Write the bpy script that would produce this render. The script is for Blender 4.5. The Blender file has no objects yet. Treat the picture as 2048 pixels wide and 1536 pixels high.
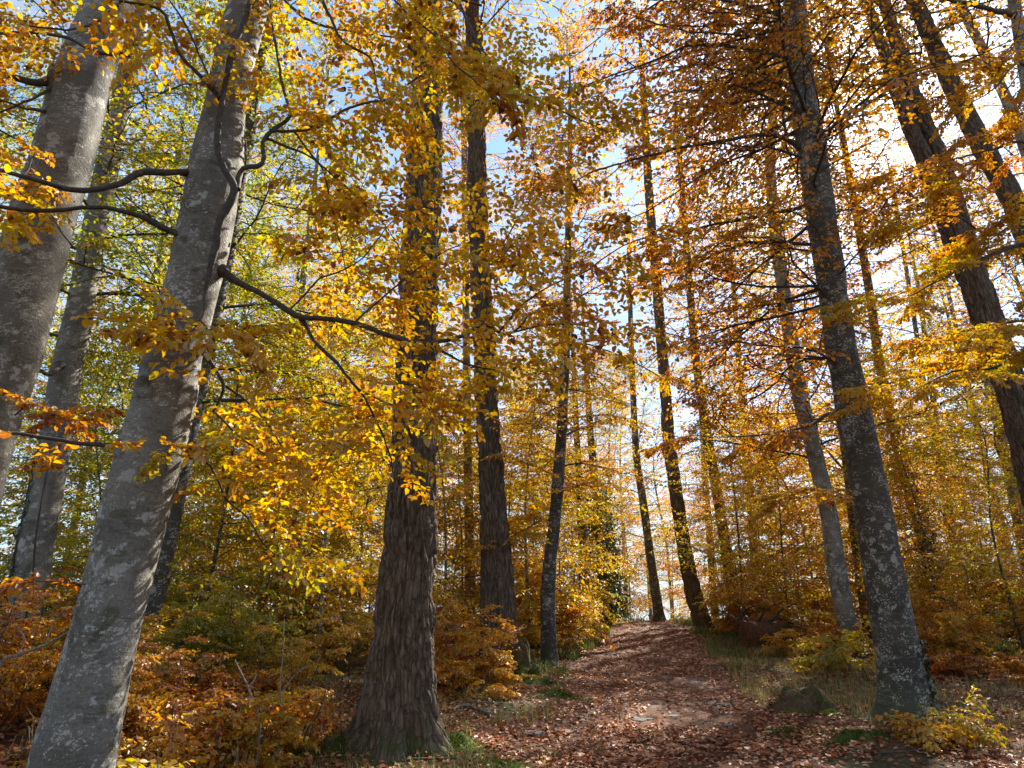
import bpy, math, random
import numpy as np
from mathutils import Vector, Matrix

C = bpy.context.scene
COL = C.collection
RAD = math.radians
SEED = 7
rng = np.random.default_rng(SEED)
random.seed(SEED)

# ------------------------------------------------------------------ camera, world, sun, exposure
PITCH = RAD(20.2)
FPX = 1340.0                       # focal length in photo pixels (2048 wide)
CAM = np.array([0.0, 0.0, 1.6])
cam_d = bpy.data.cameras.new('camera')
cam_d.sensor_width = 36.0
cam_d.lens = 36.0 * FPX / 2048.0
cam_d.clip_start = 0.05
cam_d.clip_end = 5000.0
cam_o = bpy.data.objects.new('camera', cam_d)
COL.objects.link(cam_o)
cam_o.location = CAM
cam_o.rotation_euler = (RAD(90) + PITCH, 0, 0)
C.camera = cam_o

SUN_AZ, SUN_EL = RAD(32.5), RAD(39.4)      # azimuth from +Y towards +X
SUN = Vector((math.sin(SUN_AZ) * math.cos(SUN_EL), math.cos(SUN_AZ) * math.cos(SUN_EL), math.sin(SUN_EL)))
sd = bpy.data.lights.new('sun', 'SUN')
sd.energy = 5.0
sd.angle = RAD(0.6)
sd.color = (1.0, 0.93, 0.82)
so = bpy.data.objects.new('sun', sd)
so.rotation_euler = (-SUN).to_track_quat('-Z', 'Y').to_euler()
so.location = (20, 40, 40)
COL.objects.link(so)

W = bpy.data.worlds.new('World')
C.world = W
W.use_nodes = True
nt = W.node_tree
nt.nodes.clear()
N, L = nt.nodes, nt.links
out = N.new('ShaderNodeOutputWorld')
bg = N.new('ShaderNodeBackground')
bg.inputs['Strength'].default_value = 0.10
sky = N.new('ShaderNodeTexSky')
sky.sky_type = 'NISHITA'
sky.sun_disc = False
sky.sun_elevation = SUN_EL
sky.sun_rotation = SUN_AZ
sky.air_density = 1.0
sky.dust_density = 0.15
sky.ozone_density = 3.0
tc = N.new('ShaderNodeTexCoord')
mp = N.new('ShaderNodeMapping')
mp.inputs['Scale'].default_value = (1.0, 1.0, 1.9)
L.new(tc.outputs['Generated'], mp.inputs['Vector'])
cn = N.new('ShaderNodeTexNoise')
cn.inputs['Scale'].default_value = 2.6
cn.inputs['Detail'].default_value = 9
cn.inputs['Roughness'].default_value = 0.58
cn.inputs['Distortion'].default_value = 0.3
L.new(mp.outputs['Vector'], cn.inputs['Vector'])
cr = N.new('ShaderNodeMapRange')
cr.interpolation_type = 'SMOOTHSTEP'
cr.inputs['From Min'].default_value = 0.46
cr.inputs['From Max'].default_value = 0.64
L.new(cn.outputs['Fac'], cr.inputs['Value'])
dot = N.new('ShaderNodeVectorMath')
dot.operation = 'DOT_PRODUCT'
dot.inputs[1].default_value = SUN
L.new(tc.outputs['Generated'], dot.inputs[0])
cl = N.new('ShaderNodeMath'); cl.operation = 'MAXIMUM'; cl.inputs[1].default_value = 0.0
L.new(dot.outputs['Value'], cl.inputs[0])
pw = N.new('ShaderNodeMath'); pw.operation = 'POWER'; pw.inputs[1].default_value = 60.0
L.new(cl.outputs[0], pw.inputs[0])
msk = N.new('ShaderNodeMath'); msk.operation = 'MULTIPLY_ADD'; msk.inputs[1].default_value = 0.9; msk.use_clamp = True
L.new(pw.outputs[0], msk.inputs[0]); L.new(cr.outputs[0], msk.inputs[2])
glow = N.new('ShaderNodeMath'); glow.operation = 'MULTIPLY_ADD'
glow.inputs[1].default_value = 12.0; glow.inputs[2].default_value = 2.7
L.new(pw.outputs[0], glow.inputs[0])
# a bank of thin bluish haze low over the horizon
sxyz = N.new('ShaderNodeSeparateXYZ'); L.new(tc.outputs['Generated'], sxyz.inputs[0])
hz = N.new('ShaderNodeMapRange'); hz.interpolation_type = 'SMOOTHSTEP'
hz.inputs['From Min'].default_value = 0.0; hz.inputs['From Max'].default_value = 0.42
hz.inputs['To Min'].default_value = 0.9; hz.inputs['To Max'].default_value = 0.0
L.new(sxyz.outputs['Z'], hz.inputs['Value'])
mx2 = N.new('ShaderNodeMath'); mx2.operation = 'MAXIMUM'
L.new(hz.outputs[0], mx2.inputs[0]); L.new(msk.outputs[0], mx2.inputs[1])
msk = mx2
ccol = N.new('ShaderNodeCombineColor')
for i, k in enumerate((.80, .96, 1.10)):
    q = N.new('ShaderNodeMath'); q.operation = 'MULTIPLY'; q.inputs[1].default_value = k
    L.new(glow.outputs[0], q.inputs[0]); L.new(q.outputs[0], ccol.inputs[i])
mix = N.new('ShaderNodeMix'); mix.data_type = 'RGBA'
L.new(msk.outputs[0], mix.inputs['Factor'])
L.new(sky.outputs['Color'], mix.inputs[6])
L.new(ccol.outputs[0], mix.inputs[7])
L.new(mix.outputs[2], bg.inputs['Color'])
L.new(bg.outputs[0], out.inputs['Surface'])

vs = C.view_settings
vs.view_transform = 'Standard'
vs.look = 'None'
vs.gamma = 1.0
vs.exposure = 1.68
vs.use_curve_mapping = False
C.render.engine = 'CYCLES'
cy = C.cycles
cy.max_bounces = 8
cy.diffuse_bounces = 4
cy.transmission_bounces = 6
cy.glossy_bounces = 2
cy.transparent_max_bounces = 4
cy.caustics_reflective = False
cy.caustics_refractive = False
cy.sample_clamp_indirect = 6.0
cy.use_denoising = True
try:
    cy.denoiser = 'OPENIMAGEDENOISE'
    cy.denoising_prefilter = 'ACCURATE'
except Exception:
    pass
cy.use_adaptive_sampling = True
cy.adaptive_threshold = 0.015

# ------------------------------------------------------------------ numpy noise
def _hash(ix, iy, iz):
    h = (ix.astype(np.int64) * 374761393 + iy.astype(np.int64) * 668265263 + iz.astype(np.int64) * 1274126177) & 0xffffffff
    h = ((h ^ (h >> 13)) * 1274126177) & 0xffffffff
    h = (h ^ (h >> 16)) & 0xffffffff
    return h

def vnoise(x, y, z=0.0):
    x, y, z = np.broadcast_arrays(np.asarray(x, float), np.asarray(y, float), np.asarray(z, float))
    ix, iy, iz = np.floor(x), np.floor(y), np.floor(z)
    fx, fy, fz = x - ix, y - iy, z - iz
    fx, fy, fz = [f * f * (3 - 2 * f) for f in (fx, fy, fz)]
    r = 0
    for dx in (0, 1):
        for dy in (0, 1):
            for dz in (0, 1):
                w = (fx if dx else 1 - fx) * (fy if dy else 1 - fy) * (fz if dz else 1 - fz)
                r = r + w * (_hash(ix + dx, iy + dy, iz + dz) / 4294967295.0)
    return r * 2 - 1

def fbm(x, y, z=0.0, o=4):
    r, a = 0, 1.0
    for i in range(o):
        r = r + a * vnoise(x * 2 ** i + 13.7 * i, y * 2 ** i + 7.1 * i, z * 2 ** i + 3.3 * i)
        a *= 0.5
    return r

def worley(p):
    """F1 and F2 distances and a cell value."""
    ip = np.floor(p)
    f1 = np.full(len(p), 9.0); f2 = np.full(len(p), 9.0); cid = np.zeros(len(p))
    for dx in (-1, 0, 1):
        for dy in (-1, 0, 1):
            for dz in (-1, 0, 1):
                c = ip + (dx, dy, dz)
                h = _hash(c[:, 0], c[:, 1], c[:, 2])
                q = c + np.stack([(h & 1023) / 1023., ((h >> 10) & 1023) / 1023., ((h >> 20) & 1023) / 1023.], 1)
                d = np.linalg.norm(p - q, axis=1)
                near = d < f1
                f2 = np.where(near, f1, np.minimum(f2, d))
                cid = np.where(near, (h & 65535) / 65535., cid)
                f1 = np.where(near, d, f1)
    return f1, f2, cid

def sstep(a, b, x):
    t = np.clip((x - a) / (b - a), 0, 1)
    return t * t * (3 - 2 * t)

# ------------------------------------------------------------------ place helpers
SP, CP = math.sin(PITCH), math.cos(PITCH)
def ray(px, py):
    x, y = (px - 1024.0) / FPX, (768.0 - py) / FPX
    return np.array([x, CP - y * SP, SP + y * CP])
def at(px, py, Y):
    r = ray(px, py)
    return CAM + r * (Y / r[1])
def depth_of(p):
    d = np.asarray(p) - CAM
    return d[..., 1] * CP + d[..., 2] * SP
def off_axis(p):
    d = np.asarray(p) - CAM
    z = d[..., 1] * CP + d[..., 2] * SP
    return z / np.sqrt(z * z + d[..., 0] ** 2)
def project(p):
    d = np.asarray(p) - CAM
    z = d[..., 1] * CP + d[..., 2] * SP
    v = -d[..., 1] * SP + d[..., 2] * CP
    return 1024 + FPX * d[..., 0] / z, 768 - FPX * v / z, z

def path_c(y):
    return 0.30 + 0.175 * y + 0.12 * np.sin(y * 0.35)
def path_hw(y):
    return 1.55 + 0.15 * np.sin(y * 0.5 + 1.0)
def terrain(x, y):
    x = np.asarray(x, float); y = np.asarray(y, float)
    b = 0.070 * np.maximum(y, -6) - 0.30 * np.logaddexp(0, (y - 32.5) / 1.6) * 1.6
    b = np.maximum(b, -7.0 + 0.002 * y)
    d = x - path_c(np.clip(y, -5, 40))
    b = b + 0.35 * sstep(3.5, 9, -d) + 0.10 * sstep(2.2, 6, d)
    b = b - 0.07 * np.exp(-(d / 1.4) ** 2) * sstep(36, 30, y)
    m = sstep(200, 60, np.hypot(x, y))
    b = b + m * (0.07 * vnoise(x * 0.6, y * 0.6, 1.5) + 0.035 * vnoise(x * 1.9, y * 1.9, 5.5) + 0.012 * vnoise(x * 6, y * 6, 2.5))
    return b
def tz(x, y):
    return float(terrain(np.array([x]), np.array([y]))[0])
def ground_at(px, py):
    r = ray(px, py)
    ts = np.arange(1.0, 80, 0.02)
    P = CAM + ts[:, None] * r
    below = P[:, 2] < terrain(P[:, 0], P[:, 1])
    i = int(np.argmax(below)) if below.any() else len(ts) - 1
    return P[i]

# ------------------------------------------------------------------ mesh helpers
class Geo:
    def __init__(s):
        s.V, s.Q, s.A, s.n = [], [], [], 0
    def add(s, V, Q, A):
        s.V.append(V); s.Q.append(Q + s.n); s.A.append(A); s.n += len(V)
    def cat(s):
        return np.concatenate(s.V), np.concatenate(s.Q), np.concatenate(s.A)

def mk_mesh(name, V, Q, mats, attr=None, attr_name='tone', smooth=True):
    me = bpy.data.meshes.new(name)
    V = np.ascontiguousarray(V, np.float32); Q = np.ascontiguousarray(Q, np.int32)
    me.vertices.add(len(V)); me.vertices.foreach_set('co', V.ravel())
    me.loops.add(Q.size); me.loops.foreach_set('vertex_index', Q.ravel())
    me.polygons.add(len(Q)); me.polygons.foreach_set('loop_start', np.arange(len(Q), dtype=np.int32) * 4)
    if smooth:
        me.polygons.foreach_set('use_smooth', np.ones(len(Q), bool))
    if attr is not None:
        if attr.ndim == 1:
            a = me.attributes.new(attr_name, 'FLOAT', 'POINT')
            a.data.foreach_set('value', np.ascontiguousarray(attr, np.float32))
        else:
            a = me.attributes.new(attr_name, 'FLOAT_VECTOR', 'POINT')
            a.data.foreach_set('vector', np.ascontiguousarray(attr, np.float32).ravel())
    me.update(calc_edges=True)
    if not isinstance(mats, (list, tuple)):
        mats = [mats]
    for m in mats:
        me.materials.append(m)
    return me

def obj(name, me, parent=None, loc=None):
    o = bpy.data.objects.new(name, me)
    if name in ('branches', 'stems'): o['kind'] = 'stuff'      # fine branches nobody could count
    COL.objects.link(o)
    if parent is not None:
        o.parent = parent
    if loc is not None:
        o.location = loc
    return o

def thing(name, label, cat, loc=(0, 0, 0), group=None, rz=0.0, scale=1.0):
    o = bpy.data.objects.new(name, None)
    o.empty_display_size = 0.2
    COL.objects.link(o)
    o.location = [float(v) for v in loc]
    o.rotation_euler = (0, 0, rz)
    o.scale = (scale,) * 3
    o['label'] = label; o['category'] = cat
    if group: o['group'] = group
    return o
def tag(o, label, cat, group=None):
    o['label'] = label; o['category'] = cat
    if group: o['group'] = group
    return o

def unit(v):
    return v / np.maximum(np.linalg.norm(v, axis=-1, keepdims=True), 1e-9)

def tube(P, r, sides, theta0=0.0):
    """returns verts, quads, bark coords (metres: r cos, r sin, along)"""
    P = np.asarray(P, float); r = np.asarray(r, float); n = len(P)
    T = unit(np.gradient(P, axis=0))
    mt = unit(T.mean(0))
    ref = np.array([0., 1., 0.]) if abs(mt[1]) < 0.8 else np.array([1., 0., 0.])
    U = unit(np.cross(ref, T)); Wv = np.cross(T, U)
    th = np.linspace(0, 2 * np.pi, sides, endpoint=False) + theta0
    ring = U[:, None, :] * np.cos(th)[None, :, None] + Wv[:, None, :] * np.sin(th)[None, :, None]
    V = (P[:, None, :] + ring * r[:, None, None]).reshape(-1, 3)
    s = np.concatenate([[0], np.cumsum(np.linalg.norm(np.diff(P, axis=0), axis=1))])
    B = np.stack([np.cos(th)[None, :] * r[:, None], np.sin(th)[None, :] * r[:, None], np.repeat(s[:, None], sides, 1)], -1).reshape(-1, 3)
    i = np.arange(n - 1)[:, None] * sides; j = np.arange(sides)[None, :]; k = (j + 1) % sides
    Q = np.stack([i + j, i + k, i + sides + k, i + sides + j], -1).reshape(-1, 4)
    return V, Q, B

def spline(P, step):
    """Catmull-Rom through rows of P (any columns), about `step` metres between samples of the first three."""
    P = np.asarray(P, float)
    A = np.concatenate([[2 * P[0] - P[1]], P, [2 * P[-1] - P[-2]]])
    o = []
    for i in range(1, len(A) - 2):
        p0, p1, p2, p3 = A[i - 1], A[i], A[i + 1], A[i + 2]
        m = max(2, int(np.linalg.norm((p2 - p1)[:3]) / step))
        t = np.linspace(0, 1, m, endpoint=False)[:, None]
        o.append(0.5 * (2 * p1 + (p2 - p0) * t + (2 * p0 - 5 * p1 + 4 * p2 - p3) * t ** 2 + (3 * p1 - p0 - 3 * p2 + p3) * t ** 3))
    o.append(P[-1:])
    return np.concatenate(o)

class Leaves:
    """leaf frames: position, direction, normal, length, tone"""
    def __init__(s):
        s.p, s.d, s.n, s.s, s.t = [], [], [], [], []
    def add(s, p, d, n, sz, t):
        s.p.append(p); s.d.append(d); s.n.append(n); s.s.append(sz); s.t.append(t)
    def cat(s):
        return [np.concatenate(x) for x in (s.p, s.d, s.n, s.s, s.t)]

def leaf_mesh_arrays(p, d, n, s, t, near=True, wr=0.62, fold=0.16):
    d = unit(d); sd_ = unit(np.cross(n, d)); nn = np.cross(d, sd_)
    S = s[:, None]
    if near:
        prof = [(0, 0, 0), (.34, .5 * wr, fold), (.72, .40 * wr, fold * .7), (1.0, 0, -.10), (.72, -.40 * wr, fold * .7), (.34, -.5 * wr, fold)]
        q = np.array([[0, 5, 4, 3], [0, 3, 2, 1]])
    else:
        prof = [(0, 0, 0), (.45, .52 * wr, fold), (1.0, 0, -.05), (.45, -.52 * wr, fold)]
        q = np.array([[0, 3, 2, 1]])
    k = len(prof)
    V = np.stack([p + S * (a * d + b * sd_ + c * nn) for a, b, c in prof], 1).reshape(-1, 3)
    Q = (np.arange(len(p))[:, None, None] * k + q[None]).reshape(-1, 4)
    A = np.repeat(t, k)
    return V, Q, A

# ------------------------------------------------------------------ materials
def new_mat(name):
    m = bpy.data.materials.new(name)
    m.use_nodes = True
    m.node_tree.nodes.clear()
    return m, m.node_tree.nodes, m.node_tree.links

def ramp(N, stops, interp='LINEAR'):
    r = N.new('ShaderNodeValToRGB')
    r.color_ramp.interpolation = interp
    e = r.color_ramp.elements
    while len(e) < len(stops):
        e.new(0.5)
    for el, (p, c) in zip(e, stops):
        el.position = p
        el.color = (*c, 1)
    return r

def leaf_material(name, stops, trans=0.55, gloss=0.06, rough=0.45, sat_t=1.25):
    m, N, L = new_mat(name)
    o = N.new('ShaderNodeOutputMaterial')
    a = N.new('ShaderNodeAttribute'); a.attribute_name = 'tone'
    g = N.new('ShaderNodeNewGeometry')
    nz = N.new('ShaderNodeTexNoise'); nz.inputs['Scale'].default_value = 55.0; nz.inputs['Detail'].default_value = 4
    L.new(g.outputs['Position'], nz.inputs['Vector'])
    ad = N.new('ShaderNodeMath'); ad.operation = 'MULTIPLY_ADD'; ad.inputs[1].default_value = 0.30; ad.inputs[2].default_value = -0.135
    L.new(nz.outputs['Fac'], ad.inputs[0])
    su0 = N.new('ShaderNodeMath'); su0.operation = 'ADD'
    L.new(a.outputs['Fac'], su0.inputs[0]); L.new(ad.outputs[0], su0.inputs[1])
    ob = N.new('ShaderNodeAttribute'); ob.attribute_type = 'OBJECT'; ob.attribute_name = 'tone_shift'
    su = N.new('ShaderNodeMath'); su.operation = 'ADD'
    L.new(su0.outputs[0], su.inputs[0]); L.new(ob.outputs['Fac'], su.inputs[1])
    r = ramp(N, stops)
    L.new(su.outputs[0], r.inputs['Fac'])
    df = N.new('ShaderNodeBsdfDiffuse')
    tr = N.new('ShaderNodeBsdfTranslucent')
    L.new(r.outputs['Color'], df.inputs['Color'])
    hs = N.new('ShaderNodeHueSaturation'); hs.inputs['Saturation'].default_value = 1.1; hs.inputs['Value'].default_value = sat_t
    L.new(r.outputs['Color'], hs.inputs['Color'])
    L.new(hs.outputs['Color'], tr.inputs['Color'])
    mx = N.new('ShaderNodeMixShader'); mx.inputs[0].default_value = trans
    L.new(df.outputs[0], mx.inputs[1]); L.new(tr.outputs[0], mx.inputs[2])
    gl = N.new('ShaderNodeBsdfGlossy'); gl.inputs['Roughness'].default_value = rough
    gl.inputs['Color'].default_value = (1, 1, 1, 1)
    m2 = N.new('ShaderNodeMixShader'); m2.inputs[0].default_value = gloss
    L.new(mx.outputs[0], m2.inputs[1]); L.new(gl.outputs[0], m2.inputs[2])
    L.new(m2.outputs[0], o.inputs['Surface'])
    return m

LEAF = leaf_material('autumn_beech_leaf', [
    (0.00, (.085, .15, .022)), (0.22, (.22, .26, .032)), (0.38, (.44, .37, .036)), (0.52, (.62, .41, .042)),
    (0.66, (.68, .32, .040)), (0.80, (.50, .17, .032)), (0.90, (.25, .085, .025)), (1.0, (.11, .045, .02))], trans=.58, sat_t=1.18)
LITTER = leaf_material('fallen_beech_leaf', [
    (0.0, (.11, .042, .026)), (0.25, (.26, .09, .045)), (0.5, (.42, .155, .065)), (0.7, (.52, .24, .105)), (0.85, (.56, .35, .18)), (1.0, (.58, .45, .3))],
    trans=0.16, gloss=0.03, rough=0.45, sat_t=1.0)
IVY = leaf_material('ivy_leaf', [(0.0, (.012, .03, .010)), (0.5, (.025, .06, .018)), (1.0, (.07, .12, .03))], trans=0.2, gloss=0.10, rough=0.35)
GRASS = leaf_material('grass_blade', [(0.0, (.045, .085, .018)), (0.4, (.12, .15, .035)), (0.7, (.30, .24, .09)), (1.0, (.38, .27, .13))], trans=0.35, gloss=0.03)
MOSSF = leaf_material('moss_frond', [(0.0, (.03, .05, .01)), (0.5, (.07, .10, .014)), (1.0, (.14, .15, .03))], trans=0.3, gloss=0.0)

def bark_mat(name, kind):
    m, N, L = new_mat(name)
    o = N.new('ShaderNodeOutputMaterial')
    b = N.new('ShaderNodeBsdfPrincipled')
    L.new(b.outputs[0], o.inputs['Surface'])
    at_ = N.new('ShaderNodeAttribute'); at_.attribute_name = 'bark'
    geo = N.new('ShaderNodeNewGeometry')
    def mapped(sc, src=at_.outputs['Vector']):
        q = N.new('ShaderNodeMapping'); q.inputs['Scale'].default_value = sc
        L.new(src, q.inputs['Vector'])
        return q.outputs['Vector']
    def noise(vec, scale, det=5, ro=0.6, dist=0.0):
        q = N.new('ShaderNodeTexNoise'); q.inputs['Scale'].default_value = scale; q.inputs['Detail'].default_value = det
        q.inputs['Roughness'].default_value = ro; q.inputs['Distortion'].default_value = dist
        L.new(vec, q.inputs['Vector'])
        return q.outputs['Fac']
    def mrange(v, a, c, lo=0.0, hi=1.0):
        q = N.new('ShaderNodeMapRange'); q.interpolation_type = 'SMOOTHSTEP'
        q.inputs['From Min'].default_value = a; q.inputs['From Max'].default_value = c
        q.inputs['To Min'].default_value = lo; q.inputs['To Max'].default_value = hi
        L.new(v, q.inputs['Value'])
        return q.outputs[0]
    def mixc(f, A, B):
        q = N.new('ShaderNodeMix'); q.data_type = 'RGBA'
        if isinstance(f, float): q.inputs['Factor'].default_value = f
        else: L.new(f, q.inputs['Factor'])
        for s, v in ((6, A), (7, B)):
            if isinstance(v, tuple): q.inputs[s].default_value = (*v, 1)
            else: L.new(v, q.inputs[s])
        return q.outputs[2]
    def math2(op, A, B):
        q = N.new('ShaderNodeMath'); q.operation = op
        for s, v in ((0, A), (1, B)):
            if isinstance(v, float): q.inputs[s].default_value = v
            else: L.new(v, q.inputs[s])
        return q.outputs[0]
    raw = at_.outputs['Vector']
    b.inputs['Specular IOR Level'].default_value = 0.25
    if kind in ('beech', 'dark_beech'):
        dk = kind == 'dark_beech'
        big = noise(raw, 2.2, 4, 0.6)
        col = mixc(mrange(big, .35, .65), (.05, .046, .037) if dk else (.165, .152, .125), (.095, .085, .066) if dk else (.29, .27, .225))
        band = noise(mapped((3, 3, 26)), 1.6, 4, 0.6, 0.6)       # horizontal stretch bands
        col = mixc(mrange(band, .56, .70, 0, .6), col, (.05, .045, .036))
        lines = noise(mapped((2.2, 2.2, 60)), 1.5, 5, .7, .8)
        col = mixc(mrange(lines, .60, .68, 0, .65), col, (.045, .04, .034))
        pale = noise(mapped((3, 3, 9)), 2.4, 5, .65, .5)
        col = mixc(mrange(pale, .52, .68, 0, .5), col, (.27, .265, .24))
        fine = noise(raw, 55, 4, 0.65)
        col = mixc(mrange(fine, .3, .7, 0, .5), col, (.07, .065, .05))
        moss = noise(raw, 3.7, 5, 0.65, 0.4)
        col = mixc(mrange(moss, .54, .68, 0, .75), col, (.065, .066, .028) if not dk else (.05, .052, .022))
        lv = N.new('ShaderNodeTexVoronoi'); lv.inputs['Scale'].default_value = 9.0 if dk else 8.0; lv.inputs['Randomness'].default_value = 1.0
        ln = noise(raw, 16, 3, .6)
        vv = N.new('ShaderNodeVectorMath'); vv.operation = 'MULTIPLY_ADD'
        vv.inputs[1].default_value = (1, 1, 1.3)
        cc = N.new('ShaderNodeCombineXYZ'); 
        for i in range(3): L.new(math2('MULTIPLY', ln, .22), cc.inputs[i])
        L.new(raw, vv.inputs[0]); L.new(cc.outputs[0], vv.inputs[2])
        L.new(vv.outputs[0], lv.inputs['Vector'])
        pres = noise(raw, 2.9, 3, .6)
        thr = mrange(pres, .40, .66, .08, .50)
        lich = mrange(math2('SUBTRACT', thr, lv.outputs['Distance']), -.03, .10)
        lk = math2('MULTIPLY', lich, mrange(noise(raw, 70, 3, .7), .25, .55, .25, .95))
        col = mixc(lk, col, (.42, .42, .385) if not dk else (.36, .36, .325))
        lv2 = N.new('ShaderNodeTexVoronoi'); lv2.inputs['Scale'].default_value = 30.0
        L.new(vv.outputs[0], lv2.inputs['Vector'])
        sp = mrange(math2('SUBTRACT', mrange(noise(raw, 4.4, 4, .65), .38 if dk else .38, .64 if dk else .66, .06, .48), lv2.outputs['Distance']), -.02, .10)
        col = mixc(math2('MULTIPLY', sp, .85), col, (.47, .455, .40))
        olive = noise(raw, 6.5, 4, .6, .5)
        col = mixc(mrange(olive, .58, .63, 0, .55), col, (.085, .08, .045))
        hgt = math2('ADD', math2('MULTIPLY', band, -.35), math2('MULTIPLY', fine, .5))
        hgt = math2('ADD', hgt, math2('MULTIPLY', lich, .12))
        bp = N.new('ShaderNodeBump'); bp.inputs['Strength'].default_value = 0.8; bp.inputs['Distance'].default_value = 0.018
        L.new(hgt, bp.inputs['Height']); L.new(bp.outputs[0], b.inputs['Normal'])
        b.inputs['Roughness'].default_value = 0.78
    else:
        big = noise(raw, 4.0, 4, .6)
        vstr = noise(mapped((16, 16, 3.0)), 1.5, 6, .68, .5)
        col = mixc(mrange(vstr, .32, .68), (.07, .052, .037), (.24, .18, .125))
        col = mixc(mrange(big, .48, .66, 0, .55), col, (.12, .078, .058))       # reddish plates
        moss = noise(mapped((1, 1, .5)), 3.0, 5, .65)
        col = mixc(mrange(moss, .56, .72, 0, .6), col, (.055, .062, .022))
        fl = noise(mapped((34, 34, 12)), 2.0, 5, .7)
        col = mixc(mrange(fl, .58, .72, 0, .6), col, (.27, .24, .20))            # lichen-grey flakes
        wv = N.new('ShaderNodeTexVoronoi'); wv.feature = 'DISTANCE_TO_EDGE'; wv.inputs['Scale'].default_value = 1.0
        dv = N.new('ShaderNodeVectorMath'); dv.operation = 'ADD'
        nn = N.new('ShaderNodeTexNoise'); nn.inputs['Scale'].default_value = 9.0
        L.new(raw, nn.inputs['Vector'])
        sc_ = N.new('ShaderNodeVectorMath'); sc_.operation = 'SCALE'; sc_.inputs['Scale'].default_value = 1.1
        L.new(nn.outputs['Color'], sc_.inputs[0])
        L.new(mapped((24, 24, 3.6)), dv.inputs[0]); L.new(sc_.outputs[0], dv.inputs[1])
        L.new(dv.outputs[0], wv.inputs['Vector'])
        crk = mrange(wv.outputs['Distance'], 0.0, .16)
        col = mixc(math2('MULTIPLY', math2('SUBTRACT', 1.0, crk), .5), col, (.028, .022, .017))
        hgt = math2('ADD', math2('MULTIPLY', crk, .9), math2('ADD', math2('MULTIPLY', vstr, .8), math2('MULTIPLY', fl, .5)))
        bp = N.new('ShaderNodeBump'); bp.inputs['Strength'].default_value = 0.8; bp.inputs['Distance'].default_value = 0.02
        L.new(hgt, bp.inputs['Height']); L.new(bp.outputs[0], b.inputs['Normal'])
        b.inputs['Roughness'].default_value = 0.9
    # moss at the foot: bark z coordinate is metres above the ground line
    sx = N.new('ShaderNodeSeparateXYZ'); L.new(raw, sx.inputs[0])
    foot = math2('ADD', sx.outputs['Z'], math2('MULTIPLY', noise(raw, 5.0, 4, .6), 1.1))
    fm = mrange(foot, .42, .95, .85, 0.0)
    fm = math2('MULTIPLY', fm, mrange(noise(raw, 9.0, 3, .6), .40, .58))
    col = mixc(fm, col, (.055, .085, .014))
    L.new(col, b.inputs['Base Color'])
    return m
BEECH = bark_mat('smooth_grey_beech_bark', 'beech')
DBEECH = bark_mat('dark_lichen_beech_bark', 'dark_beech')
PINE = bark_mat('furrowed_brown_bark', 'pine')

def twig_mat():
    m, N, L = new_mat('dark_twig_bark')
    o = N.new('ShaderNodeOutputMaterial'); b = N.new('ShaderNodeBsdfPrincipled'); L.new(b.outputs[0], o.inputs['Surface'])
    g = N.new('ShaderNodeNewGeometry'); n = N.new('ShaderNodeTexNoise'); n.inputs['Scale'].default_value = 30; n.inputs['Detail'].default_value = 5
    L.new(g.outputs['Position'], n.inputs['Vector'])
    r = ramp(N, [(.3, (.035, .028, .022)), (.6, (.075, .06, .045)), (.8, (.14, .13, .10))])
    L.new(n.outputs['Fac'], r.inputs['Fac']); L.new(r.outputs['Color'], b.inputs['Base Color'])
    b.inputs['Roughness'].default_value = .8
    bp = N.new('ShaderNodeBump'); bp.inputs['Strength'].default_value = .5; bp.inputs['Distance'].default_value = .006
    L.new(n.outputs['Fac'], bp.inputs['Height']); L.new(bp.outputs[0], b.inputs['Normal'])
    return m
TWIG = twig_mat()

def surf_mat(name, stops, scale, bump=.02, rough=.9, stops2=None, scale2=1.0, lo=.45, hi=.6):
    m, N, L = new_mat(name)
    o = N.new('ShaderNodeOutputMaterial'); b = N.new('ShaderNodeBsdfPrincipled'); L.new(b.outputs[0], o.inputs['Surface'])
    g = N.new('ShaderNodeNewGeometry')
    n = N.new('ShaderNodeTexNoise'); n.inputs['Scale'].default_value = scale; n.inputs['Detail'].default_value = 8; n.inputs['Roughness'].default_value = .7
    L.new(g.outputs['Position'], n.inputs['Vector'])
    r = ramp(N, stops); L.new(n.outputs['Fac'], r.inputs['Fac'])
    c = r.outputs['Color']
    if stops2:
        n2 = N.new('ShaderNodeTexNoise'); n2.inputs['Scale'].default_value = scale2; n2.inputs['Detail'].default_value = 5
        L.new(g.outputs['Position'], n2.inputs['Vector'])
        mr = N.new('ShaderNodeMapRange'); mr.interpolation_type = 'SMOOTHSTEP'; mr.inputs['From Min'].default_value = lo; mr.inputs['From Max'].default_value = hi
        L.new(n2.outputs['Fac'], mr.inputs['Value'])
        r2 = ramp(N, stops2); L.new(n.outputs['Fac'], r2.inputs['Fac'])
        q = N.new('ShaderNodeMix'); q.data_type = 'RGBA'
        L.new(mr.outputs[0], q.inputs['Factor']); L.new(c, q.inputs[6]); L.new(r2.outputs['Color'], q.inputs[7])
        c = q.outputs[2]
    L.new(c, b.inputs['Base Color'])
    b.inputs['Roughness'].default_value = rough
    b.inputs['Specular IOR Level'].default_value = .2
    bp = N.new('ShaderNodeBump'); bp.inputs['Strength'].default_value = .8; bp.inputs['Distance'].default_value = bump
    L.new(n.outputs['Fac'], bp.inputs['Height']); L.new(bp.outputs[0], b.inputs['Normal'])
    return m
FLOOR = surf_mat('forest_floor_soil', [(.3, (.035, .018, .012)), (.5, (.10, .045, .022)), (.65, (.17, .075, .032)), (.8, (.24, .13, .06))], 24,
                 stops2=[(.3, (.03, .028, .012)), (.55, (.085, .075, .03)), (.8, (.17, .13, .06))], scale2=.5)
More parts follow.
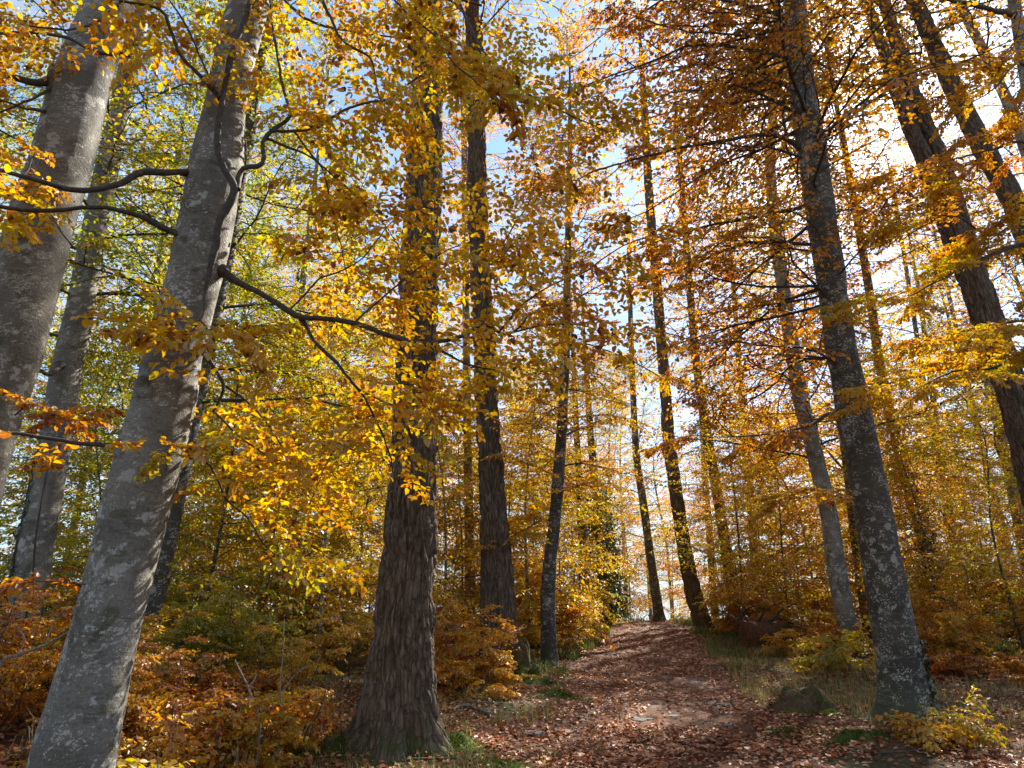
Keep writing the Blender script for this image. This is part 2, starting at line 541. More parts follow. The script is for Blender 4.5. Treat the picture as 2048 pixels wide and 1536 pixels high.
PATHM = surf_mat('leafy_path_soil', [(.3, (.06, .035, .025)), (.5, (.14, .065, .036)), (.7, (.20, .10, .055))], 30,
                 stops2=[(.3, (.09, .075, .06)), (.55, (.19, .165, .14)), (.8, (.33, .30, .26))], scale2=1.1, lo=.60, hi=.72)
ROCK = surf_mat('grey_limestone', [(.3, (.10, .095, .085)), (.55, (.22, .21, .19)), (.75, (.34, .33, .30))], 14, bump=.015)
MOSS = surf_mat('green_moss', [(.3, (.022, .034, .008)), (.55, (.055, .075, .014)), (.8, (.10, .115, .025))], 40, bump=.02,
                stops2=[(.3, (.05, .03, .018)), (.7, (.13, .08, .04))], scale2=2.2, lo=.55, hi=.68)
STUMPM = surf_mat('rotten_mossy_wood', [(.3, (.03, .022, .016)), (.55, (.13, .08, .045)), (.75, (.24, .16, .095))], 20, bump=.03,
                  stops2=[(.3, (.03, .04, .01)), (.6, (.085, .10, .022))], scale2=7.0, lo=.42, hi=.64)
DEADW = surf_mat('pale_dead_wood', [(.3, (.12, .11, .10)), (.7, (.34, .31, .27))], 25, bump=.004)

# ------------------------------------------------------------------ the ground
def warp_axis(a, b, n, c, fine):
    t = np.linspace(-1, 1, n)
    s = np.sign(t) * (np.abs(t) * fine + (np.abs(t) ** 5) * 1.0)
    s = s / s[-1]
    return np.where(s < 0, c + (c - a) * s, c + (b - c) * s)
xs = warp_axis(-900, 900, 220, 2.0, .018)
ys = warp_axis(-300, 2500, 240, 9.0, .010)
GX, GY = np.meshgrid(xs, ys)
gv = np.stack([GX.ravel(), GY.ravel(), terrain(GX.ravel(), GY.ravel())], 1)
nx_, ny_ = len(xs), len(ys)
ii = (np.arange(ny_ - 1)[:, None] * nx_ + np.arange(nx_ - 1)[None]).ravel()
gq = np.stack([ii, ii + 1, ii + nx_ + 1, ii + nx_], 1)
floor = obj('forest_floor', mk_mesh('forest_floor', gv, gq, FLOOR))
floor['kind'] = 'structure'

py_ = np.arange(-4, 36, .12); pu = np.linspace(-1, 1, 31)
PU, PY = np.meshgrid(pu, py_)
hw = path_hw(PY) * (1 + .18 * vnoise(PY * 1.3, np.sign(PU) * 5.0, 3.0) * np.abs(PU))
PX = path_c(PY) + PU * hw
pz = terrain(PX, PY) + 0.014 - 0.05 * np.abs(PU) ** 8 + .018 * fbm(PX * 5, PY * 5, .5, 3)
pv = np.stack([PX.ravel(), PY.ravel(), pz.ravel()], 1)
ii = (np.arange(len(py_) - 1)[:, None] * len(pu) + np.arange(len(pu) - 1)[None]).ravel()
pq = np.stack([ii, ii + 1, ii + len(pu) + 1, ii + len(pu)], 1)
path = obj('path', mk_mesh('path', pv, pq, PATHM))
path['kind'] = 'structure'

# ------------------------------------------------------------------ bough templates (wood + leaf frames, pointing along +X, flat in XY)
def arc_sample(P, spacing, start=0.0):
    seg = np.linalg.norm(np.diff(P, axis=0), axis=1)
    s = np.concatenate([[0], np.cumsum(seg)])
    t = np.arange(start, s[-1], spacing)
    X = np.stack([np.interp(t, s, P[:, i]) for i in range(3)], 1)
    T = unit(np.stack([np.interp(t, s, np.gradient(P[:, i], s)) for i in range(3)], 1))
    return X, T, t / s[-1]

def rot_in_plane(T, ang):
    c, s = np.cos(ang), np.sin(ang)
    return np.stack([T[:, 0] * c - T[:, 1] * s, T[:, 0] * s + T[:, 1] * c, T[:, 2]], 1)

def leaves_on(P, spacing, size, r, lv, start=0.0, tilt=.42):
    X, T, u = arc_sample(P, spacing, start)
    n = len(X)
    if n == 0: return
    sg = np.where((np.arange(n) + r.integers(2)) % 2 == 0, 1, -1)
    d = rot_in_plane(T, sg * r.normal(.85, .22, n))
    d[:, 2] += r.normal(-.22, .26, n)
    d = unit(d)
    nn = np.array([0, 0, 1.]) + r.normal(0, tilt, (n, 3))
    sz = size * r.uniform(.7, 1.15, n)
    tone = r.normal(0, .07, n) + (r.random(n) < .13) * r.uniform(.12, .42, n)
    lv.add(X + r.normal(0, .008, (n, 3)), d, nn, sz, tone)

def wiggle_line(p0, d0, L, r, n=7, wig=.10, droop=0.0):
    P = [np.array(p0, float)]; d = unit(np.array(d0, float))
    for i in range(n):
        d = unit(d + r.normal(0, wig, 3) * (1, 1, .6) + np.array([0, 0, droop / n]))
        P.append(P[-1] + d * L / n)
    return np.array(P)

def make_bough(seed, Lb, leaf, gap, side_gap, side_len, sub=True, r0=.018, far=False):
    r = np.random.default_rng(seed)
    lv = Leaves(); w = Geo()
    main = wiggle_line((0, 0, 0), (1, 0, .22), Lb, r, 10, .15, -.45)
    w.add(*tube(main, np.linspace(r0, r0 * .15, len(main)), 4 if far else 6))
    leaves_on(main, gap * 1.4, leaf, r, lv, Lb * .25)
    X, T, u = arc_sample(main, side_gap, Lb * .12)
    for i in range(len(X)):
        sgn = 1 if i % 2 else -1
        ln = side_len * (1.05 - .72 * u[i]) * r.uniform(.65, 1.2)
        dd = rot_in_plane(T[i:i + 1], np.array([sgn * r.normal(.85, .15)]))[0]
        sb = wiggle_line(X[i], dd + (0, 0, r.normal(.02, .12)), ln, r, 4 if far else 6, .12, -.25)
        w.add(*tube(sb, np.linspace(r0 * .42 * (1.1 - .6 * u[i]), r0 * .09, len(sb)), 3))
        leaves_on(sb, gap, leaf, r, lv, ln * .12)
        if sub and ln > .35:
            X2, T2, u2 = arc_sample(sb, .15, ln * .15)
            for k in range(len(X2)):
                l2 = r.uniform(.10, .30) * (1.1 - .5 * u2[k])
                d2 = rot_in_plane(T2[k:k + 1], np.array([(1 if k % 2 else -1) * r.normal(.8, .2)]))[0]
                tw = wiggle_line(X2[k], d2 + (0, 0, r.normal(0, .2)), l2, r, 3, .12, -.2)
                if not far:
                    w.add(*tube(tw, np.linspace(r0 * .12, r0 * .06, len(tw)), 3))
                leaves_on(tw, gap, leaf, r, lv, .03)
    return dict(L=Lb, wood=w.cat(), leaf=lv.cat())

SPRAY = [make_bough(100 + i, .8, .068, .042, .075, .36, sub=False, r0=.0045) for i in range(8)]
NEARB = [make_bough(200 + i, 2.6, .072, .055, .15, 1.2, r0=.022, far=True) for i in range(6)]
MIDB = [make_bough(300 + i, 2.8, .080, .070, .20, 1.35, r0=.022, far=True) for i in range(6)]
THINB = [make_bough(500 + i, 1.6, .078, .052, .14, .85, r0=.007, far=True) for i in range(6)]
FARB = [make_bough(400 + i, 3.0, .105, .11, .27, 1.5, r0=.024, far=True) for i in range(6)]

def frame_rot(az, el, roll):
    ca, sa, ce, se, cr_, sr = math.cos(az), math.sin(az), math.cos(el), math.sin(el), math.cos(roll), math.sin(roll)
    Rz = np.array([[ca, -sa, 0], [sa, ca, 0], [0, 0, 1]])
    Ry = np.array([[ce, 0, -se], [0, 1, 0], [se, 0, ce]])
    Rx = np.array([[1, 0, 0], [0, cr_, -sr], [0, sr, cr_]])
    return Rz @ Ry @ Rx

class Crown:
    def __init__(s):
        s.lv = Leaves(); s.w = Geo()
    def bough(s, tpl, pos, az, el, roll, length, tone, leaf_keep=1.0, r=rng):
        k = length / tpl['L']
        R = frame_rot(az, el, roll)
        V, Q, B = tpl['wood']
        s.w.add(V @ R.T * k + pos, Q, B * k)
        p, d, n, sz, t = tpl['leaf']
        if leaf_keep < 1:
            m = r.random(len(p)) < leaf_keep
            p, d, n, sz, t = p[m], d[m], n[m], sz[m], t[m]
        ks = k ** .35
        s.lv.add(p @ R.T * k + pos, d @ R.T, n @ R.T, sz * ks, t + tone)
    def limb(s, P, rad, sides=8):
        V, Q, B = tube(P, rad, sides)
        s.w.add(V, Q, B)
    def leaf_arrays(s):
        return s.lv.cat()

def crown_meshes(cr, base, near, name='crown', drop=None):
    p, d, n, sz, t = cr.leaf_arrays()
    V, Q, A = leaf_mesh_arrays(p - base, d, n, sz, t, near)
    me = mk_mesh(name, V, Q, LEAF, A, 'tone', smooth=False)
    Vw, Qw, Bw = cr.w.cat()
    mw = mk_mesh('branches', Vw - base, Qw, TWIG, Bw, 'bark')
    return me, mw

# ------------------------------------------------------------------ trunks
def trunk_arrays(P, R, ground_z, sides, kind='beech', flare=.35, flare_h=.35, lobes=5, amp=.012, furrow=0.0, ffreq=15.0, knots=(), extra_flare=None, seed=0, spacing=.12):
    pr = spline(np.concatenate([P, R[:, None]], 1), spacing)
    # rows above the top of the frame can be coarse
    e_ = (pr[:, 2] - CAM[2]) / np.maximum(np.hypot(pr[:, 0], pr[:, 1]), 1.0)
    hi = (e_ > 1.32) & (ground_z > -20) & (np.hypot(pr[:, 0], pr[:, 1]) > 1.0)
    keep_ = ~hi | (np.arange(len(pr)) % max(1, int(.45 / spacing)) == 0)
    keep_[-1] = True
    pr = pr[keep_]
    P, R = pr[:, :3], np.maximum(pr[:, 3], .01)
    V, Q, B = tube(P, R, sides)
    s_ = B[:, 2]
    n = len(P)
    zrel = np.repeat(P[:, 2] - ground_z, sides)
    cen = np.repeat(P, sides, 0)
    rad = V - cen
    rl = np.linalg.norm(rad, axis=1, keepdims=True)
    un = rad / rl
    th = np.arctan2(un[:, 1], un[:, 0])
    rr = np.repeat(R, sides)
    ph = seed * 1.7
    zc = np.maximum(zrel, -.1)
    lob = .45 + .55 * np.clip(np.cos(lobes * th + ph) + .5 * np.cos((lobes - 2) * th + 2.1 * ph), -.6, 1.2)
    disp = rr * flare * np.exp(-zc / flare_h) * np.maximum(lob, .1)
    if extra_flare:
        for (ang, wd, a, h) in extra_flare:
            dth = np.abs((th - ang + np.pi) % (2 * np.pi) - np.pi)
            disp = disp + a * np.exp(-zc / h) * np.exp(-(dth / wd) ** 2)
    B[:, 2] = zrel
    q = B * 1.0
    disp = disp + amp * fbm(q[:, 0] * 4 + seed, q[:, 1] * 4, q[:, 2] * 2.5, 4) * np.minimum(1, rr / .2)
    if furrow > 0:
        wq = q + .035 * np.stack([vnoise(q[:, 0] * 9, q[:, 1] * 9, q[:, 2] * 5 + k * 9.1) for k in range(3)], 1)
        f1, f2, cid = worley(wq * np.array([ffreq, ffreq, ffreq * .13]) + seed)
        e = f2 - f1
        f1b, f2b, cb = worley(wq * np.array([ffreq, ffreq, ffreq * .2]) * 2.1 + seed + 5)
        disp = disp + furrow * (sstep(0, .36, e) - .75) + furrow * .35 * (cid - .5) + furrow * .28 * (sstep(0, .3, f2b - f1b) - .7)
    V = V + un * disp[:, None]
    for (c, rk, a) in knots:
        d = np.linalg.norm(V - np.asarray(c), axis=1)
        bump = a * np.exp(-((d - rk) / (.42 * rk)) ** 2) - a * 1.5 * np.exp(-(d / (.5 * rk)) ** 2) + a * .5 * np.exp(-(d / (2.2 * rk)) ** 2)
        V = V + un * bump[:, None]
    return V, Q, B, P, R

def px_trunk(pts, Y, top_z, base_xy=None, dY_top=0.0):
    """photo outline (x, y, width) at distance Y -> world centreline and radii, run down into the ground and up to top_z"""
    pts = sorted(pts, key=lambda p: -p[1])
    P, R = [], []
    for (x, y, w) in pts:
        p = at(x, y, Y)
        P.append(p); R.append(.5 * w * depth_of(p) / FPX * off_axis(p))
    P = np.array(P); R = np.array(R)
    lean = unit(P[-1] - P[0])
    R = R * abs(lean[2]) ** .7
    # down to the ground
    d = unit(P[1] - P[0]) if len(P) > 1 else np.array([0, 0, 1.])
    d = unit(d * np.array([.7, .7, 1]))
    g = tz(P[0][0], P[0][1])
    if P[0][2] > g - .15:
        k = (P[0][2] - g + .35) / d[2]
        P = np.concatenate([[P[0] - d * k], P]); R = np.concatenate([[R[0] * (1 + .03 * k)], R])
    gz = tz(P[0][0], P[0][1])
    # up
    if top_z > P[-1][2] + .5:
        d = unit(P[-1] - P[-2]); d = unit(d * np.array([.6, .6, 1]))
        k = (top_z - P[-1][2]) / d[2]
        m = np.linspace(0, 1, 5)[1:]
        P = np.concatenate([P, P[-1] + d * k * m[:, None]])
        R = np.concatenate([R, R[-1] * (1 - .85 * m)])
    return P, R, gz

def centre_at(P, z):
    return np.array([np.interp(z, P[:, 2], P[:, i]) for i in range(3)])

TREES = {}
def photo_tree(key, name, label, pts, Y, top, mat, sides=28, group=None, part='trunk', **kw):
    P, R, gz = px_trunk(pts, Y, top)
    V, Q, B, Pf, Rf = trunk_arrays(P, R, gz, sides, **kw)
    i = int(np.argmin(np.abs(Pf[:, 2] - gz)))
    base = np.array([Pf[i, 0], Pf[i, 1], gz])
    t = thing(name, label, 'tree', base, group)
    tr = obj(part, mk_mesh(part, V - base, Q, mat, B, 'bark'), t)
    TREES[key] = dict(o=t, P=Pf, R=Rf, base=base, gz=gz, trunk=tr, name=name)
    return TREES[key]

def crown_on(T, z0, z1, n, Lmax, tone, tpls, near, r, az_c=None, az_w=np.pi, keep=1.0, el0=.05, tone_sd=.06, taper=.5, lmin=1.0):
    cr = Crown()
    ga = r.uniform(0, 6.28)
    for k in range(n):
        u = (k + r.uniform(.1, .9)) / n
        z = T['gz'] + z0 + u * (z1 - z0)
        c = centre_at(T['P'], z)
        az = ga + k * 2.39996 + r.normal(0, .3) if az_c is None else az_c + r.uniform(-az_w, az_w)
        Lb = max(lmin, Lmax * (1 - u * taper) * r.uniform(.45, 1.2))
        cr.bough(tpls[r.integers(len(tpls))], c, az, el0 + .35 * u + .75 * max(0, (u - .8) / .2) + r.normal(0, .16), r.normal(0, .18), Lb, tone + r.normal(0, tone_sd), keep, r)
    return cr

def attach_crown(T, cr, near):
    me, mw = crown_meshes(cr, T['base'], near)
    obj('crown', me, T['o']); obj('branches', mw, T['o'])

# ---- leaves of the near trees: the 300 largest are single leaf objects, the rest one mesh
def big_leaf_meshes():
    r = np.random.default_rng(55)
    out = []
    for i in range(36):
        tone = [.40, .44, .47, .50, .53, .56, .60, .64, .70, .78, .90, .34][i % 12]
        curl, fold, w = r.uniform(-.22, .05), r.uniform(.05, .2), r.uniform(.27, .34)
        tt = [0, .12, .3, .52, .74, .9, 1.0]
        ww = [0.03, .55, .93, 1.0, .72, .34, 0.02]
        V, A = [], []
        for t_, q in zip(tt, ww):
            z = curl * t_ * t_
            wv = r.normal(0, .015, 2)
            V += [(t_, -q * w, z + fold * q * .5 + wv[0]), (t_, 0, z), (t_, q * w, z + fold * q * .5 + wv[1])]
            A += [tone + .04, tone - .03, tone + .04]
        Q = []
        for k in range(6):
            a = k * 3
            Q += [(a, a + 1, a + 4, a + 3), (a + 1, a + 2, a + 5, a + 4)]
        out.append(mk_mesh('leaf', np.array(V), np.array(Q), LEAF, np.array(A), 'tone'))
        out[-1]['tone_v'] = tone
    return out
BIGLEAF = big_leaf_meshes()
BL_TONE = np.array([m['tone_v'] for m in BIGLEAF])

def split_large(T, cr, n_single=300, minpx=9.0):
    p, d, n, s, t = cr.leaf_arrays()
    X, Y_, z = project(p)
    inf = (X > -10) & (X < 2058) & (Y_ > -10) & (Y_ < 1546) & (z > .3)
    size = np.where(inf, s * FPX / z, 0)
    order = np.argsort(-size)[:n_single]
    order = order[size[order] > minpx]
    single = np.zeros(len(p), bool); single[order] = True
    base = T['base']
    dd = unit(d); sd_ = unit(np.cross(n, dd)); nn = np.cross(dd, sd_)
    for i in order:
        me = BIGLEAF[int(np.argmin(np.abs(BL_TONE - t[i]) + rng.random(len(BL_TONE)) * .09))]
        o = bpy.data.objects.new('leaf', me)
        COL.objects.link(o); o.parent = T['o']
        M = Matrix.Identity(4)
        for c, vec in enumerate((dd[i], sd_[i], nn[i])):
            for q in range(3): M[q][c] = float(vec[q] * s[i] * 1.04)
        for q in range(3): M[q][3] = float(p[i][q] - base[q])
        o.matrix_basis = M
    k = ~single
    V, Q, A = leaf_mesh_arrays(p[k] - base, d[k], n[k], s[k], t[k], True)
    o = obj('leaves', mk_mesh('leaves', V, Q, LEAF, A, 'tone', smooth=False), T['o'])
    o['kind'] = 'stuff'

def limb_px(cr, pts, Y0, Y1, spray=True, tone=.48, f0=.2, gap=.16, slen=(.45, .85), r=rng, tpls=SPRAY, sides=8, T=None, part=None, tone_sd=.06, keep=1.0, zj=.0):
    n = len(pts)
    P, R = [], []
    for i, q in enumerate(pts):
        p = at(q[0], q[1], Y0 + (Y1 - Y0) * i / (n - 1) + (r.normal(0, zj) if zj else 0))
        w = q[2] if len(q) > 2 else None
        P.append(p); R.append(w)
    ks = [i for i, w in enumerate(R) if w is not None]
    W_ = np.interp(np.arange(n), ks, [R[k] for k in ks])
    P = np.array(P); Rm = .5 * W_ * depth_of(P) / FPX * .80
    f = spline(np.concatenate([P, Rm[:, None]], 1), .04)
    sl = np.arange(len(f)) * .04
    f[:, 3] *= 1 + .16 * vnoise(sl * 7 + pts[0][0], sl * 0, 1.0) + (.7 * np.exp(-sl / .035) if f[0, 3] > .012 else 0)
    jit = .010 * np.stack([fbm(f[:, 0] * 7 + k * 5.3, f[:, 1] * 7, f[:, 2] * 7, 3) for k in range(3)], 1)
    L3 = f[:, :3] + jit
    if T is not None:
        V, Q, B = tube(L3, np.maximum(f[:, 3], .0015), sides)
        o = obj(part or 'branch', mk_mesh('branch', V - T['base'], Q, TWIG, B, 'bark'), T['o'])
    else:
        cr.limb(L3, np.maximum(f[:, 3], .0015), sides)
    if spray:
        s = np.concatenate([[0], np.cumsum(np.linalg.norm(np.diff(L3, axis=0), axis=1))])
        k = 0
        for q in np.arange(s[-1] * f0, s[-1], gap * (.52 if tpls is SPRAY else 1.0)):
            i = min(len(L3) - 2, int(np.searchsorted(s, q)))
            tg = unit(L3[i + 1] - L3[i])
            az = math.atan2(tg[1], tg[0]) + (1 if k % 2 else -1) * r.normal(.95, .35)
            if abs(tg[2]) > .8: az = r.uniform(0, 6.28)
            cr.bough(tpls[r.integers(len(tpls))], L3[i], az, r.normal(-.08, .22), r.normal(0, .3), r.uniform(*slen), tone + r.normal(0, tone_sd), keep, r)
            k += 1
        tg = unit(L3[-1] - L3[-3])
        cr.bough(tpls[0], L3[-1], math.atan2(tg[1], tg[0]), r.normal(-.1, .15), 0, r.uniform(*slen), tone, keep, r)
    return L3

# ------------------------------------------------------------------ the trees seen one by one in the photograph
r1 = np.random.default_rng(11)
def up_knots(lst, Y):
    return [(at(x, y, Y - rr), k, a) for (x, y, rr, k, a) in lst]

# -- the big leaning beech at the front left
B1 = photo_tree('B1', 'beech_tree', 'large grey beech with a round branch scar leaning across the left foreground',
    [(95, 1720, 205), (142, 1536, 181), (186, 1353, 156), (231, 1182, 142), (273, 1011, 143), (303, 900, 136), (328, 807, 128), (347, 719, 120), (393, 534, 110),
     (405, 478, 111), (430, 342, 107), (452, 205, 84), (480, 68, 82), (505, -20, 78)], 4.3, 15.0, BEECH, sides=110, spacing=.018, amp=.011, seed=1, flare=.25,
    knots=up_knots([(293, 770, .19, .062, .028), (395, 545, .16, .05, .012), (440, 330, .16, .07, .012), (372, 487, .17, .05, .018), (240, 892, .18, .05, .015), (455, 545, .1, .06, .02), (455, 115, .12, .06, .02)], 4.3))
c1 = Crown()
T = B1
limb_px(c1, [(395, 352, 24), (365, 347, 18), (345, 344), (285, 346), (232, 372), (170, 380), (105, 370), (40, 352), (-50, 325, 10)], 4.22, 3.5, False, T=T)
limb_px(c1, [(385, 486, 17), (325, 456), (290, 438), (240, 422), (165, 415), (60, 420), (-45, 405, 9)], 4.2, 3.7, True, .52, .62, .28, T=T)
limb_px(c1, [(245, 890, 12), (190, 890), (110, 879), (50, 868), (-40, 866, 7)], 4.2, 3.9, True, .62, .45, .3, (.3, .5), T=T)
limb_px(c1, [(440, 540, 24), (490, 570, 17), (550, 605, 15), (600, 635, 14), (660, 640), (720, 648), (780, 670), (845, 688), (900, 680), (945, 660), (965, 650, 9), (985, 656), (1010, 668), (1040, 655), (1055, 635, 6)], 4.3, 4.7, True, .48, .72, .3, T=T)
limb_px(c1, [(795, 673, 9), (850, 690), (900, 712), (940, 730), (985, 738), (1012, 752, 3)], 4.55, 4.8, True, .46, .3, .2, T=T)
limb_px(c1, [(600, 638, 11), (630, 680), (680, 735), (720, 780), (745, 830), (775, 890), (785, 945, 3)], 4.42, 4.7, True, .50, .25, .19, T=T)
limb_px(c1, [(690, 742, 6), (760, 765), (850, 770, 2)], 4.55, 4.9, True, .46, .2, .2, T=T)
limb_px(c1, [(722, 782, 5), (790, 812), (860, 825, 2)], 4.6, 4.9, True, .47, .2, .2, T=T)
limb_px(c1, [(742, 832, 4), (700, 860), (665, 900), (640, 960), (610, 1030, 2)], 4.6, 5.0, True, .46, .3, .25, T=T)
limb_px(c1, [(404, 600, 3), (412, 568, 9), (428, 500, 19), (440, 440, 20), (470, 378, 20), (446, 335, 16), (438, 300), (440, 230, 15), (452, 150), (478, 70), (502, 0), (518, -70, 11)], 4.15, 3.9, False, T=T, sides=12)
limb_px(c1, [(440, 195, 11), (400, 152), (360, 112), (340, 60), (320, 20), (240, 2, 6)], 3.98, 3.6, True, .52, .4, .22, T=T)
limb_px(c1, [(432, 185, 7), (395, 100), (340, -5, 4)], 3.95, 3.7, True, .5, .4, .25, T=T)
limb_px(c1, [(472, 376, 13), (485, 338), (524, 326), (527, 285), (545, 260), (580, 232), (570, 190), (545, 60), (540, -20, 5)], 4.12, 4.3, True, .5, .35, .22, T=T)
limb_px(c1, [(540, 262, 8), (620, 258), (700, 215), (780, 195), (850, 150), (960, 155, 3)], 4.2, 4.7, True, .49, .2, .2, T=T)
limb_px(c1, [(530, 275, 7), (580, 295), (640, 332), (663, 420), (685, 500), (700, 570, 2)], 4.2, 4.6, True, .5, .2, .2, T=T)
limb_px(c1, [(585, 262, 6), (640, 330), (700, 380), (760, 440), (800, 500, 2)], 4.25, 4.8, True, .47, .2, .19, T=T)
limb_px(c1, [(620, -60, 9), (665, 45), (690, 85), (740, 115), (755, 180), (775, 220), (800, 270, 2)], 4.5, 4.6, True, .5, .2, .2, T=T)
limb_px(c1, [(890, -70, 9), (925, 20), (950, 75), (990, 130), (1060, 190), (1150, 235), (1215, 262, 2)], 5.0, 5.2, True, .47, .25, .19, T=T)
limb_px(c1, [(1000, 662, 6), (1069, 590), (1175, 540), (1240, 495), (1292, 476, 2)], 4.6, 4.1, True, .60, .3, .24, (.35, .6), T=T)
limb_px(c1, [(1012, 668, 5), (1100, 650), (1170, 655), (1240, 680, 2)], 4.7, 4.9, True, .56, .3, .22, T=T)
limb_px(c1, [(970, 648, 5), (958, 560), (1010, 480), (1060, 400), (1075, 330, 2)], 4.7, 5.0, True, .54, .2, .2, T=T)
limb_px(c1, [(700, 650, 6), (760, 600), (830, 540), (900, 500), (980, 470, 2)], 4.5, 5.0, True, .48, .2, .2, T=T)
limb_px(c1, [(575, 620, 5), (640, 560), (720, 520), (790, 440), (870, 400, 2)], 4.4, 5.1, True, .49, .2, .2, T=T)
limb_px(c1, [(400, 700, 11), (430, 735), (446, 770), (435, 806), (425, 826, 6)], 4.3, 4.35, True, .5, .7, .2, T=T)
limb_px(c1, [(446, 768, 6), (490, 800), (530, 842), (570, 900), (590, 940, 2)], 4.35, 4.7, True, .47, .2, .22, T=T)
limb_px(c1, [(426, 824, 6), (480, 872), (540, 915), (600, 935, 2)], 4.35, 4.8, True, .46, .2, .22, T=T)
limb_px(c1, [(340, 905, 7), (420, 930), (455, 1000), (500, 1042), (530, 1090), (600, 1135, 2)], 4.4, 5.0, True, .44, .25, .22, T=T)
limb_px(c1, [(415, 575, 5), (400, 640), (365, 680), (320, 672, 2)], 4.05, 3.75, True, .52, .35, .13, (.3, .5), T=T)
limb_px(c1, [(400, 640, 4), (430, 680), (470, 690, 2)], 3.95, 3.8, True, .50, .1, .14, (.3, .5), T=T)
limb_px(c1, [(380, 925, 4), (335, 900), (290, 905, 2)], 4.1, 3.85, True, .54, .3, .2, (.2, .35), T=T)
limb_px(c1, [(170, 1168, 3), (110, 1160), (30, 1165, 2)], 4.15, 4.1, True, .66, .2, .22, (.25, .4), T=T)
limb_px(c1, [(520, -70, 8), (600, 30), (690, 60), (800, 75), (900, 100, 2)], 4.6, 5.0, True, .48, .25, .2, T=T)
limb_px(c1, [(300, -60, 8), (200, 40), (110, 60), (20, 40, 3)], 4.4, 4.0, True, .55, .3, .22, T=T)
limb_px(c1, [(740, -60, 7), (800, 10), (860, 62), (905, 120), (960, 170), (1015, 215, 2)], 3.2, 3.0, True, .52, .4, .12, (.25, .38), T=T)
c1.lv.t = [t_ + .035 for t_ in c1.lv.t]
split_large(B1, c1)

# -- beech at the far left edge
B0 = photo_tree('B0', 'beech_tree', 'thick smooth grey beech cut by the left edge of the picture',
    [(-170, 1400, 168), (-110, 1150, 163), (-38, 860, 155), (15, 700, 148), (83, 444, 137), (128, 307, 126), (164, 170, 118), (228, -20, 92)], 5.2, 17.0, BEECH, sides=64, spacing=.035, seed=2,
    knots=up_knots([(120, 325, .2, .05, .014), (20, 625, .25, .07, .014), (105, 150, .2, .08, .03)], 5.2))
c0 = Crown()
limb_px(c0, [(115, 158, 30), (85, 165, 20), (45, 160), (-20, 140, 14)], 5.05, 4.8, False, T=B0)
limb_px(c0, [(112, 168, 8), (70, 195), (30, 210), (-30, 240, 4)], 5.0, 4.6, True, .6, .5, .3, T=B0)
limb_px(c0, [(100, 222, 7), (60, 220), (20, 205), (-30, 190, 3)], 5.0, 4.5, True, .66, .5, .35, T=B0)
limb_px(c0, [(260, 108, 9), (200, 105), (120, 72), (40, 65), (-30, 70, 6)], 4.9, 4.5, True, .55, .3, .26, T=B0)
limb_px(c0, [(70, 300, 4), (55, 340), (20, 390), (-20, 430, 2)], 4.9, 4.4, True, .55, .2, .25, (.3, .6), T=B0)
limb_px(c0, [(150, 500, 4), (120, 460), (90, 420), (40, 400, 2)], 4.9, 4.3, True, .55, .2, .25, (.25, .4), T=B0)
limb_px(c0, [(30, 830, 4), (60, 810), (110, 830), (150, 850, 2)], 4.9, 4.6, True, .72, .2, .2, (.25, .4), T=B0)
split_large(B0, c0, 120)

# -- sunlit beech behind the two
B2 = photo_tree('B2', 'beech_tree', 'pale beech with ivy stems between the two left foreground trunks',
    [(40, 1271, 76), (66, 1123, 78), (90, 996, 71), (113, 869, 68), (133, 742, 65), (163, 602, 58), (200, 400, 50), (245, 200, 44), (285, 0, 38)], 9.5, 19, BEECH, sides=48, spacing=.05, seed=3)
cr = crown_on(B2, 4.6, 16, 60, 3.3, .31, NEARB, True, r1, keep=.85)
limb_px(cr, [(120, 730, 16), (100, 748), (75, 740, 9)], 9.2, 8.6, False)
limb_px(cr, [(20, 1340, 6), (60, 1200), (75, 1050), (100, 930), (150, 850, 3)], 9.0, 9.1, False)
attach_crown(B2, cr, True)
# -- grey trunk just behind the leaning beech
B3 = photo_tree('B3', 'beech_tree', 'shaded grey trunk peeping out along the right edge of the large leaning beech',
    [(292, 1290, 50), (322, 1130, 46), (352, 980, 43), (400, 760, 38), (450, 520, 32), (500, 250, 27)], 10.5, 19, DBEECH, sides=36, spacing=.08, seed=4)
attach_crown(B3, crown_on(B3, 4.0, 16, 54, 3.4, .25, NEARB, True, r1, keep=.8), True)

# -- the two big furrowed trunks
gT1 = ground_at(790, 1488)
T1 = photo_tree('T1', 'larch_tree', 'thickest dark brown furrowed trunk with a flared mossy foot left of the path',
    [(806, 1470, 126), (805, 1375, 132), (806, 1309, 124), (811, 1200, 112), (820, 1088, 104), (827, 926, 92), (833, 698, 84), (842, 500, 75), (850, 308, 66), (855, 171, 61), (858, 50, 56)], float(gT1[1]), 24, PINE,
    sides=150, spacing=.034, kind='pine', flare=.20, flare_h=.2, amp=.02, furrow=.042, ffreq=13.0, seed=5,
    extra_flare=[(math.pi * 1.04, .60, .46, .27), (math.pi * 1.42, .42, .20, .26), (-.12, .40, .10, .40), (-.7, .42, .16, .22)])
gT2 = ground_at(1004, 1338)
T2 = photo_tree('T2', 'larch_tree', 'dark furrowed trunk second from the path, with a rotten stump at its foot',
    [(1002, 1330, 78), (998, 1267, 74), (995, 1182, 66), (986, 1011, 54), (977, 870, 48), (971, 740, 45), (958, 478, 39), (951, 205, 35), (946, 60, 31)], float(gT2[1]), 26, PINE,
    sides=96, spacing=.07, kind='pine', flare=.22, flare_h=.3, amp=.02, furrow=.045, ffreq=11.0, seed=6)
T2b = photo_tree('T2b', 'beech_tree', 'thin pale stem rising beside the upper part of the second furrowed trunk',
    [(940, 1150, 20), (934, 800, 16), (930, 350, 14), (927, 180, 12)], 19, 24, BEECH, sides=18, spacing=.2, seed=7)
